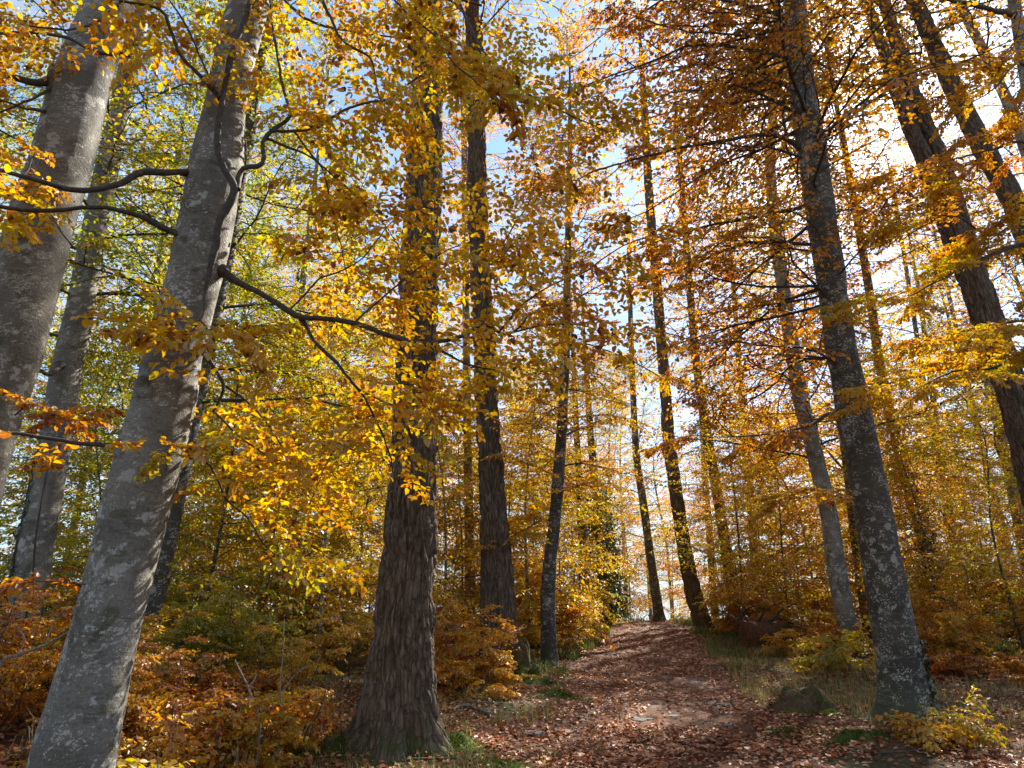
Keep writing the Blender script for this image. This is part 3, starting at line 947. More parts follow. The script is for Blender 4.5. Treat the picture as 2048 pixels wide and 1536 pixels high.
attach_crown(T2b, crown_on(T2b, 6, 20, 52, 3.6, .62, MIDB, False, r1), False)
gT3 = ground_at(1098, 1330)
T3 = photo_tree('T3', 'beech_tree', 'slim upright beech with a spotted trunk at the left edge of the path',
    [(1099, 1322, 34), (1096, 1175, 28), (1109, 1045, 25), (1117, 948, 24), (1124, 850, 21), (1131, 700, 18), (1136, 500, 14), (1140, 300, 11)], float(gT3[1]), 17, DBEECH, sides=36, spacing=.04, flare=.2, seed=8)
cr = crown_on(T3, 3.2, 15.8, 58, 3.3, .57, NEARB, True, r1, el0=-.05, keep=.95, taper=.6)
limb_px(cr, [(1110, 1040, 6), (1080, 1042), (1050, 1060), (1010, 1085, 2)], float(gT3[1]), float(gT3[1]) - .8, True, .56, .2, .3, tpls=NEARB, slen=(.7, 1.2))
limb_px(cr, [(1130, 690, 5), (1180, 690), (1260, 720), (1330, 760, 2)], float(gT3[1]), float(gT3[1]) - .5, True, .55, .3, .4, tpls=NEARB, slen=(.7, 1.2))
attach_crown(T3, cr, True)

# -- right hand trunks
R2 = photo_tree('R2', 'beech_tree', 'large dark beech speckled with white lichen, right of the mossy stump',
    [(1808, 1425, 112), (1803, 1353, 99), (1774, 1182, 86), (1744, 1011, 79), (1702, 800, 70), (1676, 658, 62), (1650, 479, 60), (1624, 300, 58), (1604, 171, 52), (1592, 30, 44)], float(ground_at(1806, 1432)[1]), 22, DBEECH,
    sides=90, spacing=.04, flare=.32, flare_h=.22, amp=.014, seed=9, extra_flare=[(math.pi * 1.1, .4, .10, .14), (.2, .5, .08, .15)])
YR2 = float(B1['base'][1]); YR2 = float(R2['base'][1])
cr = crown_on(R2, 5.2, 20, 50, 3.8, .68, NEARB, True, r1, el0=.0, keep=.85, taper=.45)
for az in np.linspace(1.3, 4.9, 18):
    zz = r1.uniform(3.8, 12.5)
    cr.bough(NEARB[r1.integers(6)], centre_at(R2['P'], R2['gz'] + zz), az, r1.normal(0, .12), r1.normal(0, .2), r1.uniform(2.6, 4.2), .70 + r1.normal(0, .05), .75, r1)
for k in range(34):
    zz = r1.uniform(8.5, 15.5)
    cr.bough(MIDB[r1.integers(6)], centre_at(R2['P'], R2['gz'] + zz), r1.uniform(1.2, 4.4), r1.normal(.08, .18), r1.normal(0, .2), r1.uniform(3.2, 5.2), .68 + r1.normal(0, .06), 1.0, r1)
attach_crown(R2, cr, True)
cz = Crown()
limb_px(cz, [(1600, 295, 13), (1565, 275), (1522, 270), (1440, 283), (1345, 300), (1200, 338), (1150, 362, 3)], YR2, YR2 - .8, True, .72, .35, .45, tpls=NEARB, slen=(.8, 1.5), T=R2)
limb_px(cz, [(1522, 272, 6), (1530, 215), (1512, 160), (1510, 60, 2)], YR2 - .1, YR2 + .4, True, .72, .3, .4, tpls=NEARB, slen=(.8, 1.4), T=R2)
limb_px(cz, [(1682, 825, 10), (1655, 828), (1620, 850), (1560, 865), (1500, 872), (1420, 875, 2)], YR2, YR2 - .7, True, .68, .35, .38, tpls=NEARB, slen=(.7, 1.2), T=R2)
limb_px(cz, [(1640, 572, 8), (1570, 573), (1500, 570), (1420, 550), (1360, 500, 2)], YR2, YR2 - .3, True, .70, .3, .4, tpls=NEARB, slen=(.7, 1.3), T=R2)
limb_px(cz, [(1585, 80, 7), (1480, 70), (1370, 62), (1290, 40, 3)], YR2, YR2 - .5, True, .74, .3, .4, tpls=NEARB, slen=(.8, 1.4), T=R2)
limb_px(cz, [(1740, 995, 4), (1690, 990), (1640, 985), (1560, 1015, 2)], YR2, YR2 - .5, True, .58, .3, .35, tpls=NEARB, slen=(.5, .9), T=R2)
if cz.lv.p:
    p, d, n, s, t = cz.leaf_arrays()
    V, Q, A = leaf_mesh_arrays(p - R2['base'], d, n, s, t, True)
    obj('crown', mk_mesh('crown', V, Q, LEAF, A, 'tone', smooth=False), R2['o'])
    Vw, Qw, Bw = cz.w.cat()
    obj('branches', mk_mesh('branches', Vw - R2['base'], Qw, TWIG, Bw, 'bark'), R2['o'])

YR1 = 15.0
R1 = photo_tree('R1', 'beech_tree', 'grey beech behind the lichen-speckled trunk, a yellow green sapling at its foot',
    [(1727, 1319, 42), (1691, 1230, 41), (1666, 1086, 39), (1655, 1015, 36), (1620, 872, 33), (1602, 800, 33), (1584, 694, 30), (1553, 479, 26), (1541, 336, 21), (1546, 220, 17), (1553, 120, 14)], YR1, 20, BEECH, sides=48, spacing=.05, seed=10, flare=.2)
cr = crown_on(R1, 4.0, 18, 62, 3.8, .62, MIDB, False, r1)
attach_crown(R1, cr, False)

LATER = []
def simple(key, label, pts, Y, top, mat, z0, z1, n, Lm, tone, tpls=MIDB, near=False, keep=.85, name='beech_tree', seed=0, sides=20, crown=True, **kw):
    T = photo_tree(key, name, label, pts, Y, top, mat, sides=sides, spacing=.15, seed=seed, **kw)
    if crown: LATER.append((T, tone, z0))
    return T
PK = dict(kind='pine', furrow=.03, ffreq=11.0)
P1 = photo_tree('P1', 'pine_tree', 'tall straight furrowed trunk just right of the sky gap at the top of the path',
    [(1398, 1222, 36), (1388, 1192, 34), (1371, 1110, 30), (1356, 1013, 28), (1336, 863, 25), (1332, 801, 23), (1315, 586, 20), (1297, 372, 17), (1288, 200, 13)], 24, 30, PINE, sides=48, spacing=.1, seed=12, **PK)
LATER.append((T1, .55, 13)); LATER.append((T2, .58, 13))
F1 = simple('F1', 'slender dark tree on the crest in the gap at the end of the path', [(1318, 1230, 22), (1304, 1136, 18), (1285, 996, 16), (1272, 899, 14), (1263, 700, 11), (1258, 500, 8)], 30, 22, DBEECH, 11, 21, 9, 2.6, .55, seed=13, crown=False)
attach_crown(F1, crown_on(F1, 2.6, 19, 44, 3.4, .36, MIDB, False, r1, keep=.6), False)
F2 = simple('F2', 'brown trunk right of the tall straight pine, the thicker of two behind the orange thicket', [(1462, 1170, 25), (1443, 1040, 22), (1428, 950, 21), (1400, 780, 17), (1386, 658, 15), (1361, 336, 11)], 25, 26, PINE, 12, 24, 14, 3.2, .62, seed=14)
F3 = simple('F3', 'thin dark stem close to the left of the thicker brown trunk beyond the orange thicket', [(1424, 1150, 14), (1417, 1050, 13), (1410, 950, 12), (1395, 700, 8)], 30, 20, DBEECH, 9, 19, 12, 2.6, .6, seed=15)
F4 = simple('F4', 'grey brown trunk above the brush heap, behind the orange thicket', [(1514, 1190, 19), (1506, 1080, 17), (1497, 950, 15), (1480, 750, 12), (1465, 550, 9)], 27, 25, BEECH, 7, 24, 24, 3.4, .66, seed=16)
R2b = simple('R2b', 'narrow dark trunk half hidden by the left side of the lichen-speckled beech', [(1744, 1290, 25), (1722, 1160, 22), (1706, 1040, 20), (1690, 900, 18), (1662, 700, 15), (1640, 560, 13)], 18, 23, DBEECH, 6, 22, 24, 3.2, .62, seed=17)
R3 = simple('R3', 'brown trunk right of the lichen-speckled beech, wrapped in ivy low down', [(1870, 1190, 30), (1850, 1090, 27), (1828, 1010, 24), (1813, 961, 23), (1778, 818, 22), (1755, 700, 20), (1735, 560, 18), (1690, 300, 14)], 19, 25, PINE, 8, 24, 22, 3.3, .60, seed=18)
R4 = simple('R4', 'thin brown stem between the ivy-wrapped trunk and the leaning twin pine', [(1920, 1150, 17), (1885, 980, 14), (1860, 850, 13), (1830, 650, 10), (1790, 400, 8)], 25, 22, DBEECH, 6, 21, 24, 3.2, .54, crown=False, seed=19)
attach_crown(R4, crown_on(R4, 5, 15, 26, 3.4, .46, MIDB, False, r1, keep=.8), False)
R5 = simple('R5', 'short length of dark trunk showing low in the golden leaves right of the ivy-wrapped one', [(1920, 1180, 20), (1908, 1080, 18), (1880, 900, 15), (1840, 600, 10)], 29, 22, DBEECH, 8, 21, 20, 3.4, .52, crown=False, seed=20)
attach_crown(R5, crown_on(R5, 5, 15, 26, 3.4, .46, MIDB, False, r1, keep=.8), False)
R6 = simple('R6', 'pale grey trunk low at the right in front of a bright sky gap', [(2020, 1200, 17), (1995, 1050, 15), (1960, 880, 12), (1900, 600, 9)], 28, 24, BEECH, 9, 23, 14, 3.2, .55, crown=False, seed=21)
attach_crown(R6, crown_on(R6, 5, 15, 26, 3.4, .46, MIDB, False, r1, keep=.8), False)
R7 = simple('R7', 'grey trunk showing left of the lower part of the leaning twin pine', [(2045, 1070, 31), (2012, 900, 28), (1975, 750, 24), (1935, 580, 20)], 19, 24, BEECH, 7, 23, 20, 3.2, .60, seed=22)
YPD = 11.5
PD = photo_tree('PD', 'pine_tree', 'leaning furrowed pine at the right that divides into two close stems high up',
    [(2130, 1200, 80), (2040, 842, 70), (1985, 671, 66), (1927, 500, 66), (1890, 400, 70)], YPD, 1.0, PINE, sides=72, spacing=.07, kind='pine', furrow=.04, ffreq=11.0, seed=23)
for pts in ([(1925, 495, 30), (1880, 400, 38), (1840, 300, 36), (1815, 240, 33), (1789, 171, 28), (1745, 34, 22), (1715, -60, 18), (1600, -420, 8)], [(1932, 495, 34), (1902, 390, 42), (1866, 285, 38), (1840, 220, 34), (1812, 154, 30), (1768, 0, 26), (1740, -90, 22), (1640, -400, 8)]):
    P = np.array([at(x, y, YPD) for x, y, w in pts]); R = np.array([.5 * w * depth_of(p) / FPX * off_axis(p) for p, (x, y, w) in zip(P, pts)])
    V, Q, B, Pf, Rf = trunk_arrays(P, R, -30, 56, flare=0, amp=.015, furrow=.035, ffreq=11.0, seed=24, spacing=.06)
    obj('stem', mk_mesh('stem', V - PD['base'], Q, PINE, B, 'bark'), PD['o'])
R8 = simple('R8', 'leaning grey brown trunk leaning just right of the twin pine', [(2180, 900, 60), (2090, 580, 54), (2022, 393, 50), (1972, 308, 47), (1905, 171, 40), (1844, 34, 34), (1815, -30, 30)], 12.5, 24, PINE, 13, 23, 10, 3.0, .66, sides=70, seed=25, kind='pine', furrow=.035, ffreq=11.0)
R9 = simple('R9', 'pale slim trunk slanting between the leaning grey brown trunk and right edge', [(2200, 700, 40), (2060, 320, 30), (2032, 240, 27), (1990, 150, 23), (1956, 80, 21), (1925, 20, 19), (1890, -60, 16)], 15, 24, BEECH, 12, 23, 16, 3.2, .66, sides=32, seed=26)
R10 = photo_tree('R10', 'beech_tree', 'beech in the top right corner with a pale bent limb reaching left',
    [(2200, 700, 60), (2100, 350, 44), (2052, 140, 32), (2033, 30, 26), (2015, -60, 22)], 8.2, 16, BEECH, sides=40, spacing=.06, seed=27)
c10 = Crown()
limb_px(c10, [(2028, 30, 13), (1985, 20), (1940, 8), (1880, -4), (1800, -30, 8)], 8.1, 7.6, False, T=R10)
limb_px(c10, [(2140, 470, 14), (2040, 490), (1960, 520), (1880, 560), (1770, 620, 2)], 7.8, 7.2, True, .50, .2, .3, tpls=NEARB, slen=(.6, 1.0), T=R10)
limb_px(c10, [(2190, 720, 12), (2048, 712), (1980, 738), (1900, 745), (1820, 790, 2)], 7.8, 7.0, True, .52, .15, .27, tpls=NEARB, slen=(.6, 1.1), T=R10)
limb_px(c10, [(2180, 640, 10), (2060, 640), (1980, 655), (1920, 690, 2)], 7.8, 7.2, True, .54, .15, .27, tpls=NEARB, slen=(.6, 1.0), T=R10)
limb_px(c10, [(2130, 350, 9), (2048, 285), (1980, 300), (1900, 320), (1800, 350, 2)], 8.0, 7.4, True, .62, .2, .3, tpls=NEARB, slen=(.6, 1.0), T=R10)
limb_px(c10, [(2120, 300, 9), (2048, 130), (1985, 180), (1935, 210, 2)], 8.0, 7.6, True, .60, .3, .3, tpls=NEARB, slen=(.6, .9), T=R10)
limb_px(c10, [(2160, 560, 9), (2060, 450), (1980, 470), (1900, 430), (1800, 480, 2)], 7.9, 7.0, True, .56, .2, .3, tpls=NEARB, slen=(.6, 1.0), T=R10)
split_large(R10, c10, 300)
L1 = simple('L1', 'far slim grey stem between the leaning beech and the thickest trunk', [(535, 1100, 20), (548, 950, 18), (568, 830, 17), (597, 640, 15), (620, 450, 12)], 20, 24, BEECH, 6, 22, 28, 3.4, .30, seed=28)
L2 = simple('L2', 'far dark stem close to the left of the thickest trunk, mostly behind leaves', [(668, 1120, 16), (676, 900, 14), (690, 700, 12), (705, 450, 9)], 26, 24, DBEECH, 6, 22, 28, 3.4, .40, seed=29)
L3 = simple('L3', 'far pale stem in the green and gold leaves close beside the sunlit beech', [(225, 1150, 24), (262, 900, 20), (300, 650, 17), (340, 400, 14)], 18, 24, BEECH, 5, 22, 28, 3.4, .20, seed=30)
I1 = simple('I1', 'ivy-smothered trunk at the left side of the gap over the path', [(1212, 1220, 24), (1203, 1120, 21), (1192, 1000, 18), (1180, 850, 14)], 26, 16, DBEECH, 8, 15, 10, 2.6, .52, seed=31)
I2 = simple('I2', 'short thin trunk leaning beside the left flank of the ivy-smothered one', [(1165, 1200, 20), (1166, 1110, 18), (1160, 1000, 15), (1150, 800, 11)], 24, 16, DBEECH, 5, 15, 18, 2.6, .56, seed=32)

# ------------------------------------------------------------------ the wood behind: prototypes copied with their parts
def proto_tree(seed, h, z0, n, Lm, tpls, r0, keep=1.0, lean=.02, el0=0.0, taper=.55):
    r = np.random.default_rng(seed)
    P = np.array([[0, 0, -.4], [0, 0, 0.2], [r.normal(0, lean * h * .4), r.normal(0, lean * h * .4), h * .4], [r.normal(0, lean * h), r.normal(0, lean * h), h * .75], [r.normal(0, lean * h), r.normal(0, lean * h), h]])
    R = np.array([1.15, 1.0, .75, .4, .05]) * r0
    V, Q, B, Pf, Rf = trunk_arrays(P, R, 0.0, 14, flare=.25, amp=.01, seed=seed, spacing=.35)
    T = dict(P=Pf, R=Rf, base=np.zeros(3), gz=0.0)
    cr = crown_on(T, z0, h * .97, n, Lm, 0.0, tpls, False, r, keep=keep, el0=el0, taper=taper, lmin=.5)
    p, d, nn, sz, t = cr.leaf_arrays()
    V2, Q2, A2 = leaf_mesh_arrays(p, d, nn, sz, t, False)
    Vw, Qw, Bw = cr.w.cat()
    return dict(trunk=mk_mesh('trunk', V, Q, DBEECH if seed % 2 else BEECH, B, 'bark'), crown=mk_mesh('crown', V2, Q2, LEAF, A2, 'tone', smooth=False),
                branches=mk_mesh('branches', Vw, Qw, TWIG, Bw, 'bark'))

TONES = {'green and gold': .26, 'yellow': .40, 'golden': .49, 'amber': .59, 'rust brown': .70}
PROTO = {'tall': [proto_tree(600 + i, 22, 4.0, 76, 4.6, FARB, .17, keep=.8, lean=.028, taper=.3, el0=.28) for i in range(4)],
         'sapling': [proto_tree(640 + i, 7.5, .6, 50, 2.6, THINB, .034, el0=.0, lean=.045, taper=.35) for i in range(5)]}
HIGH2 = [proto_tree(690 + i, 23, 13.5, 60, 4.6, FARB, .20, taper=.3, el0=.2) for i in range(2)]
HIGH = [proto_tree(680 + i, 22, 9, 34, 4.4, FARB, .20, keep=.6, taper=.3, el0=.35) for i in range(3)]
def add_parts(t, pr, keys, tone):
    for k in keys:
        o = obj(k, pr[k], t)
        if k == 'crown': o['tone_shift'] = float(tone)
for i, (T, tone, z0) in enumerate(LATER):
    pr = HIGH2[i % 2] if z0 > 12 else HIGH[i % 3] if z0 > 7 else PROTO['tall'][i % 4]
    top = T['P'][-1]; v = Vector(top - T['base'])
    q = Vector((0, 0, 1)).rotation_difference(v)
    sc = v.length / 23.0
    for k in ('crown', 'branches'):
        o = obj(k, pr[k], T['o'])
        if k == 'crown': o['tone_shift'] = float(tone)
        o.matrix_basis = q.to_matrix().to_4x4() @ Matrix.Rotation(i * 1.3, 4, 'Z') @ Matrix.Scale(sc, 4)

LM = [('B1', 'the large leaning beech'), ('B2', 'the sunlit beech'), ('L1', 'the far slim grey stem'), ('T1', 'the thickest furrowed trunk'), ('T2', 'the second furrowed trunk'),
      ('T3', 'the slim spotted beech'), ('I1', 'the ivy-smothered trunk'), ('P1', 'the tall straight pine'), ('F2', 'the thicker brown trunk'), ('R1', 'the grey beech'),
      ('R2', 'the lichen-speckled beech'), ('R3', 'the ivy-wrapped trunk'), ('PD', 'the twin pine'), ('R8', 'the leaning grey brown trunk'), ('R6', 'the low pale trunk')]
def rel_label(pos, used, head):
    x, y, z = project(np.array(pos) + (0, 0, 2.0))
    c = []
    for k, txt in LM:
        b = TREES[k]['base']
        p3 = centre_at(TREES[k]['P'], pos[2] + 2.0)
        X, _, zz = project(p3)
        dx = x - X
        rel = 'behind' if abs(dx) < 45 else ('to the left of' if dx < 0 else 'to the right of')
        if pos[1] < b[1] and rel == 'behind': rel = 'in front of'
        elif pos[1] > b[1] + 6 and rel != 'behind': rel = 'well back ' + rel
        c.append((abs(dx), f'{head} {rel} {txt}'))
    c.sort()
    for _, s in c[:7]:
        if s not in used:
            used.add(s); return s
    return c[0][1]
USED = set()
def place_copy(kind, tone, i, x, y, s, rz, label, group, name, cat='tree'):
    pr = PROTO[kind][i % len(PROTO[kind])]
    t = thing(name, label, cat, (x, y, tz(x, y)), group, rz, s)
    add_parts(t, pr, ('trunk', 'crown', 'branches'), TONES[tone] + rb.normal(0, .03))
    return t

def tone_for(px, r):
    if px < 450: w = ['green and gold', 'green and gold', 'yellow', 'green and gold', 'golden']
    elif px < 800: w = ['green and gold', 'yellow', 'yellow', 'golden', 'amber']
    elif px < 1250: w = ['golden', 'golden', 'amber', 'yellow']
    elif px < 1700: w = ['amber', 'golden', 'amber', 'yellow', 'rust brown']
    else: w = ['golden', 'yellow', 'golden', 'amber']
    return w[r.integers(len(w))]

rb = np.random.default_rng(21)
# tall trees of the wood: (photo x at eye level, distance)
SPOTS = [(-420, 17), (-120, 22), (110, 26), (230, 32), (400, 26), (520, 31), (660, 28), (2060, 30), (2260, 22), (2550, 20)]
for i, (px, Y) in enumerate(SPOTS):
    p = at(px, 1255, Y)
    tn = tone_for(px, rb)
    lab = rel_label((p[0], Y, tz(p[0], Y)), USED, f'tall {tn} tree')
    place_copy('tall', tn, i, p[0], Y, rb.uniform(.75, 1.0), rb.uniform(0, 6.28), lab, 'tall trees of the wood behind', 'forest_tree')
for px, Y, sc, tn in ((1228, 36, .62, 'golden'), (1302, 41, .7, 'yellow'), (1255, 44, .8, 'amber'), (1345, 38, .55, 'golden')):
    p = at(px, 1255, Y)
    place_copy('tall', tn, int(Y), p[0], Y, sc, rb.uniform(0, 6.28), rel_label((p[0], Y, tz(p[0], Y)), USED, f'{tn} tree beyond the crest'), 'tall trees of the wood behind', 'forest_tree')
# the wood goes on behind and beside the camera
for i, (x, y) in enumerate([(-8, -6), (-3, -11), (4, -9), (11, -4), (-11, 1), (14, 3), (0, -18), (10, -14), (-14, -10), (3.5, -4.5)]):
    place_copy('tall', 'golden', i, x, y, rb.uniform(.8, 1.0), rb.uniform(0, 6.28), 'tall golden beech standing in the wood behind the viewpoint', 'beeches of the wood behind the viewpoint', 'forest_tree')
# young trees between the trunks
YOUNG = [(1262, 34), (1350, 35), (1385, 33), (1205, 34), (300, 19), (360, 21), (430, 22), (470, 27), (545, 25), (585, 29), (655, 24), (735, 28), (780, 19), (860, 25), (960, 30), (1000, 22), (1095, 31), (1480, 23), (1560, 31), (1660, 26), (1760, 24), (1860, 23), (1950, 31), (2000, 26), (-60, 13), (0, 19), (60, 15), (150, 11.5), (170, 20), (230, 14), (280, 22), (330, 16), (370, 26), (400, 12.5), (450, 18), (490, 23), (520, 13.5), (570, 16), (600, 21), (640, 12), (690, 19), (700, 26), (720, 15), (760, 23), (890, 17), (900, 22), (925, 19), (935, 26), (1030, 19), (1040, 27), (1060, 17), (1075, 23), (1120, 20), (1150, 24), (1130, 29),
         (1190, 31), (1450, 27), (1470, 31), (1490, 19.5), (1520, 25), (1540, 22), (1580, 18), (1600, 29), (1610, 25), (1640, 20), (1700, 23), (1720, 29), (1780, 17), (1800, 21), (1830, 25), (1850, 30), (1880, 15.5), (1900, 20), (1930, 27), (1960, 17), (2010, 22), (2040, 14), (2070, 27), (2120, 18)]
for i, (px, Y) in enumerate(YOUNG):
    p = at(px, 1265, Y)
    tn = tone_for(px, rb)
    lab = rel_label((p[0], Y, tz(p[0], Y)), USED, f'{tn} young beech')
    place_copy('sapling', tn, i, p[0], Y, rb.uniform(.75, 1.15), rb.uniform(0, 6.28), lab, 'young beeches between the trunks', 'young_beech')

# ------------------------------------------------------------------ thickets of low beech shrubs
def shrub_proto(seed, h, w, nst, tpls, near, keep=.8):
    r = np.random.default_rng(seed)
    cr = Crown(); st = Geo()
    for k in range(nst):
        a = r.uniform(0, 6.28); q = w * .35 * math.sqrt(r.random())
        p0 = np.array([q * math.cos(a), q * math.sin(a), -.15])
        hh = h * r.uniform(.55, 1.05)
        ln = wiggle_line(p0, (r.normal(0, .22), r.normal(0, .22), 1), hh, r, 7, .10)
        st.add(*tube(ln, np.linspace(.011, .003, len(ln)), 4))
        for j in range(7):
            u = r.uniform(.15, 1.0)
            c = np.array([np.interp(u * (len(ln) - 1), np.arange(len(ln)), ln[:, q_]) for q_ in range(3)])
            cr.bough(tpls[r.integers(len(tpls))], c, r.uniform(0, 6.28), r.normal(.12, .2), r.normal(0, .25), w * .5 * (1.1 - .55 * u) * r.uniform(.6, 1.15), r.normal(0, .05), keep, r)
    return cr, st
def shrub_mesh(cs):
    cr, st = cs
    p, d, n, s, t = cr.leaf_arrays()
    V, Q, A = leaf_mesh_arrays(p, d, n, s, t, False)
    Vw, Qw, Bw = cr.w.cat(); Vs, Qs, Bs = st.cat()
    return dict(foliage=mk_mesh('foliage', V, Q, LEAF, A, 'tone', smooth=False), stems=mk_mesh('stems', np.concatenate([Vw, Vs]), np.concatenate([Qw, Qs + len(Vw)]), TWIG, np.concatenate([Bw, Bs]), 'bark'))
STONE = {'yellow green': .33, 'golden': .50, 'orange': .60, 'rust brown': .70}
SHM = {'tall': [shrub_mesh(shrub_proto(700 + i, 1.9, 1.9, 5, THINB, False, .75)) for i in range(5)],
       'low': [shrub_mesh(shrub_proto(720 + i, .85, 1.3, 5, THINB, False, .7)) for i in range(4)]}
def shrub(px, Y, kind, tn, s, r, i):
    p = at(px, 1262, Y)
    z = tz(p[0], Y)
    lab = rel_label((p[0], Y, z - 1.5), USED, f'{"bushy" if kind == "tall" else "low"} {tn} shrub')
    t = thing('beech_shrub', lab, 'shrub', (p[0], Y, z), 'beech shrubs of the thicket', r.uniform(0, 6.28), s)
    m = SHM[kind][i % len(SHM[kind])]
    o = obj('foliage', m['foliage'], t); o['tone_shift'] = STONE[tn] + r.normal(0, .03)
    obj('stems', m['stems'], t)
rs = np.random.default_rng(33)
i = 0
def scatter_shrubs(x0, x1, n, Y0, Y1, tones, kind='tall', s0=.7, s1=1.15):
    global i
    for k in range(n):
        px = x0 + (x1 - x0) * (k + rs.random()) / n
        Y = rs.uniform(Y0, Y1)
        p = at(px, 1262, Y)
        if abs(p[0] - path_c(Y)) < path_hw(Y) + .7 * (1 if kind == 'tall' else .55): continue
        shrub(px, Y, kind, tones[rs.integers(len(tones))], rs.uniform(s0, s1), rs, i); i += 1
scatter_shrubs(-150, 665, 15, 8.4, 10.5, ['orange', 'golden', 'yellow green', 'golden', 'yellow green', 'rust brown'], 'tall', .5, .85)
scatter_shrubs(-200, 740, 13, 11, 16, ['golden', 'yellow green', 'yellow green', 'golden', 'yellow green'])
scatter_shrubs(-100, 380, 8, 6.0, 7.6, ['golden', 'orange', 'rust brown'], 'tall', .5, .75)
scatter_shrubs(300, 610, 7, 6.8, 8.6, ['orange', 'rust brown', 'golden'], 'low')
scatter_shrubs(850, 960, 5, 10, 16, ['orange', 'golden', 'rust brown'], 'tall', .6, .9)
scatter_shrubs(860, 1000, 5, 10, 12, ['orange', 'rust brown'], 'low', .6, .9)
scatter_shrubs(1030, 1180, 8, 15, 22, ['golden', 'orange', 'golden'])
scatter_shrubs(1340, 1700, 16, 17.5, 25, ['orange', 'rust brown', 'orange', 'golden'])
scatter_shrubs(1560, 1740, 6, 14.5, 17, ['orange', 'rust brown'], 'low', .7, 1.0)
scatter_shrubs(1830, 2150, 16, 12, 19, ['orange', 'orange', 'golden', 'rust brown'])
scatter_shrubs(1850, 2150, 6, 10.5, 12.5, ['orange', 'rust brown', 'yellow green'], 'low', .7, 1.0)
scatter_shrubs(1190, 1290, 4, 27, 31, ['yellow green', 'yellow green'], 'low', 1.0, 1.5)

# ------------------------------------------------------------------ ivy
def ivy_on(T, z0, z1, az0, azw, n, r, label, size=.06, off=.05, hang=0.0):
    z = T['gz'] + r.uniform(z0, z1, n)
    z = np.where(r.random(n) < .3, T['gz'] + z0 + (z - T['gz'] - z0) * r.random(n), z)
    az = az0 + r.normal(0, azw, n)
    C_ = np.stack([np.interp(z, T['P'][:, 2], T['P'][:, k]) for k in range(3)], 1)
    Rr = np.interp(z, T['P'][:, 2], T['R'])
    out_ = np.stack([np.cos(az), np.sin(az), np.zeros(n)], 1)
    p = C_ + out_ * (Rr + off * (.25 + r.random(n) + hang * r.random(n) ** 2))[:, None]
    d = np.stack([r.normal(0, .5, n), r.normal(0, .5, n), r.normal(-.9, .3, n)], 1)
    nn = out_ + r.normal(0, .5, (n, 3))
    V, Q, A = leaf_mesh_arrays(p - T['base'], d, nn, size * r.uniform(.6, 1.2, n), np.clip(r.normal(.45, .2, n), 0, 1), True, wr=.95)
    t = thing('ivy', label, 'ivy', T['base'])
    o = obj('leaves', mk_mesh('leaves', V, Q, IVY, A, 'tone', smooth=False), t); o['kind'] = 'stuff'
    st = Geo()
    for k in range(3):
        zz = np.linspace(z0, z1 * .95, 14) + T['gz']
        a = az0 + r.uniform(-azw, azw) + np.cumsum(r.normal(0, .1, 14))
        c = np.stack([np.interp(zz, T['P'][:, 2], T['P'][:, q]) for q in range(3)], 1)
        rr = np.interp(zz, T['P'][:, 2], T['R']) + .012
        st.add(*tube(c + np.stack([np.cos(a) * rr, np.sin(a) * rr, 0 * a], 1) - T['base'], np.linspace(.012, .004, 14), 5))
    Vw, Qw, Bw = st.cat()
    obj('stem', mk_mesh('stem', Vw, Qw, TWIG, Bw, 'bark'), t)
ri = np.random.default_rng(77)
ivy_on(R2, .0, .85, -.35, .40, 170, ri, 'small dark ivy on the right side of the lichen-speckled beech just above its foot', .055)
ivy_on(R3, .4, 4.4, -1.2, 1.2, 1500, ri, 'dense ivy wrapping the lower part of the brown trunk right of the speckled beech', .09, .14)
ivy_on(I1, .3, 5.0, -1.5, 1.6, 3400, ri, 'thick dark ivy smothering the trunk left of the sky gap', .11, .32, 1.2)
ivy_on(B2, .5, 3.4, -2.4, .5, 180, ri, 'sparse pale green ivy climbing the shaded side of the sunlit beech at the left', .05, .08)

# ------------------------------------------------------------------ saplings and seedlings with leaves one can tell apart
def near_sapling(px, py, Y, h, w, nst, tone, label, r, name='beech_sapling', n_single=60, keep=.8, per=5, lean=(0, 0)):
    p = at(px, py, Y); base = np.array([p[0], Y, tz(p[0], Y)])
    t = thing(name, label, 'sapling', base)
    cr = Crown(); T = dict(o=t, base=base)
    for k in range(nst):
        a = r.uniform(0, 6.28); q = w * .2 * math.sqrt(r.random())
        ln = wiggle_line(base + (q * math.cos(a), q * math.sin(a), -.08), (lean[0] + r.normal(0, .3), lean[1] + r.normal(0, .3), 1), h * r.uniform(.6, 1.1), r, 7, .12)
        V, Q, B = tube(ln, np.linspace(.008, .002, len(ln)), 5)
        obj('stem', mk_mesh('stem', V - base, Q, TWIG, B, 'bark'), t)
        for j in range(per):
            u = r.uniform(.3, 1.0)
            c = np.array([np.interp(u * (len(ln) - 1), np.arange(len(ln)), ln[:, q_]) for q_ in range(3)])
            cr.bough(SPRAY[r.integers(len(SPRAY))], c, r.uniform(0, 6.28), r.normal(.05, .2), r.normal(0, .2), w * .5 * r.uniform(.6, 1.1), tone + r.normal(0, .06), keep, r)
    Vw, Qw, Bw = cr.w.cat()
    obj('branches', mk_mesh('branches', Vw - base, Qw, TWIG, Bw, 'bark'), t)
    split_large(T, cr, n_single)
rn = np.random.default_rng(91)
near_sapling(330, 1600, 4.6, .62, .95, 3, .45, 'low beech sapling with bright yellow leaves beside the foot of the large leaning beech', rn, n_single=120)
near_sapling(60, 1580, 4.8, .8, 1.0, 3, .60, 'low beech sapling in the bottom left corner in front of the large leaning beech', rn, n_single=80)
near_sapling(300, 1480, 5.6, 1.0, 1.2, 3, .62, 'golden brown beech sapling close behind the foot of the large leaning beech', rn, n_single=80)
